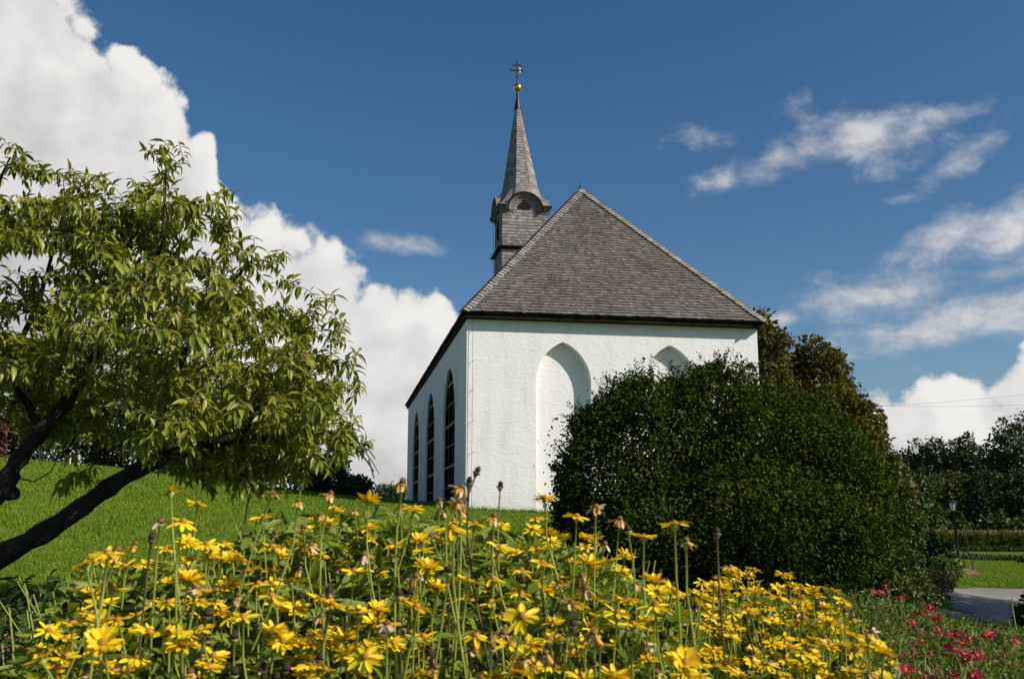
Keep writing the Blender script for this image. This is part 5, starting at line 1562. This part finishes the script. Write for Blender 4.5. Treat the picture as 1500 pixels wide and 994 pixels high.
def aster_foliage():
    g = np.random.default_rng(92)
    n = 56000
    px = 1080 + 470 * g.random(n); Y = 2.5 + 3.2 * g.random(n)
    X = (px - 750) / F_PX * Y
    ty = np.interp(px, AE_X, AE_Y)
    py_top = 862 + (5.2 - Y) / 2.2 * 118 + 12
    zt_ = EYE - (np.maximum(py_top, ty) - 759) / F_PX * Y
    gz = terrain_np(X, Y)
    z = gz + (zt_ - gz) * (1 - .7 * g.random(n) ** 1.5) + g.normal(size=n) * .02
    D = np.stack([g.normal(size=n), g.normal(size=n), .6 + .6 * g.random(n)], 1)
    Ls = .022 + .022 * g.random(n)
    o = tag(link('aster_foliage', leaves('aster_foliage', np.stack([X, Y, z], 1), D, rdir(g, n) + np.array([0, 0, .6]), Ls, Ls * .26, T_DIAMOND), M['leaf_fine']), 'fine grey green aster leaves and stems on the right', 'foliage', kind='stuff')
    mb = MB()
    for i in range(700):
        j = g.integers(n); x, y = X[j], Y[j]
        b0 = Vector((x, y, gz[j] - .02)); tp = Vector((x + g.normal() * .05, y + g.normal() * .05, zt_[j] + .01 * g.normal()))
        mb.tube([b0, b0.lerp(tp, .6), tp], [.003, .0024, .0014], 4)
    mb.build('stalks', M['stem'], o)
aster_foliage()

# white rose at the right edge
wp = at(1482, 882, 4.6)
gx, gy = wp.x + .02, wp.y; gz = terrain(gx, gy)
ro = empty('white_rose', (gx, gy, gz)); tag(ro, 'single white rose on a leafy bush at the right edge', 'rose')
top = Vector((wp.x - gx, wp.y - gy, wp.z - gz))
mb = MB(); mb.tube([(0, 0, 0), (.02, .01, top.z * .6), top], [.006, .005, .003], 6)
for s in range(5):
    a = s * 1.3; mb.tube([(0, 0, .1), (.09 * math.cos(a), .09 * math.sin(a), top.z * .5), (.17 * math.cos(a), .17 * math.sin(a), top.z * (.78 + .04 * s))], [.005, .004, .002], 5)
mb.build('stems', M['stem'], ro)
o = link('petals', petals_mesh(90, 9, .021, .018, .75, .25, 0, 3, .003), M['petal_white'], ro, True); o.location = top
g = np.random.default_rng(93); n = 330
q = g.random(n); a = g.random(n) * 6.28
O = np.stack([np.cos(a) * .22 * g.random(n) ** .5, np.sin(a) * .2 * g.random(n) ** .5, top.z * (.25 + .66 * g.random(n))], 1)
link('leaves', leaves('leaves', O, np.stack([np.cos(a), np.sin(a), .3 * g.normal(size=n)], 1), np.array([0, 0, 1.]) + g.normal(size=(n, 3)) * .4, .04 + .035 * g.random(n), .022 + .012 * g.random(n), T_LONG), M['leaf_fresh'], ro, True)

# low dark plants at the left end of the bed
def low_plants():
    g = np.random.default_rng(94)
    n = 9000
    px = -80 + 330 * g.random(n); Y = 2.6 + 4.2 * g.random(n)
    X = (px - 750) / F_PX * Y; gz = terrain_np(X, Y)
    zt_ = EYE - (np.interp(Y, [2.6, 4.5, 6.8], [985, 930, 868]) - 759) / F_PX * Y
    z = np.minimum(gz + .5, gz + np.maximum(.05, zt_ - gz) * g.random(n) ** .6)
    a = g.random(n) * 6.28
    Ls = .025 + .04 * g.random(n) ** 2
    tag(link('ground_cover', leaves('ground_cover', np.stack([X, Y, z], 1), np.stack([np.cos(a), np.sin(a), .4 * g.normal(size=n)], 1), np.array([0, 0, 1.]) + g.normal(size=(n, 3)) * .5, Ls, Ls * .5, T_LONG), M['leaf_hedge']), 'low dark ground cover at the left end of the daisy bed', 'ground cover', kind='stuff')
    n = 900
    px = -20 + 260 * g.random(n); Y = 4.0 + 2.5 * g.random(n); X = (px - 750) / F_PX * Y
    O = np.stack([X, Y, EYE - (np.interp(Y, [4.0, 6.5], [935, 868]) - 759) / F_PX * Y + g.normal(size=n) * .03], 1)
    tag(link('dry_blossoms', leaves('dry_blossoms', O, rdir(g, n), rdir(g, n), np.full(n, .011), np.full(n, .010), T_DIAMOND), M['petal_dry']), 'tiny withered pinkish blossoms over the dark ground cover', 'blossoms', kind='stuff')
low_plants()
def leafy(name, label, px, py, Y, n, size, seed):
    p = at(px, py, Y); z = terrain(p.x, p.y); g = np.random.default_rng(seed); h = max(.15, p.z - z)
    root = empty(name, (p.x, p.y, z)); tag(root, label, 'plant')
    a = g.random(n) * 6.28; r_ = .16 * g.random(n) ** .5
    O = np.stack([np.cos(a) * r_, np.sin(a) * r_, h * (.35 + .6 * g.random(n))], 1)
    Ls = size * (.7 + .6 * g.random(n))
    link('leaves', leaves('leaves', O, np.stack([np.cos(a), np.sin(a), .1 + .3 * g.normal(size=n)], 1), np.array([0, 0, 1.]) + g.normal(size=(n, 3)) * .25, Ls, Ls * .48, T_LONG), M['leaf_hedge'], root, True)
    mb = MB()
    for i in range(6): mb.tube([(0, 0, 0), (.05 * math.cos(i), .05 * math.sin(i), h * .5), (.12 * math.cos(i), .12 * math.sin(i), h * .9)], [.004, .003, .002], 5)
    mb.build('stems', M['stem'], root)
leafy('anemone_plant', 'dark leafy plant before the lawn at the left end of the bed', 62, 836, 5.6, 60, .10, 401)
leafy('anemone_plant', 'dark leafy plant behind the yellow daisies left of the bed middle', 180, 835, 4.6, 60, .09, 402)
leafy('anemone_plant', 'dark leafy plant at the left picture edge beside the bed', 15, 890, 5.0, 80, .10, 403)
leafy('anemone_plant', 'dark leaves standing between the daisies and the lawn near the middle', 360, 815, 4.2, 60, .09, 404)
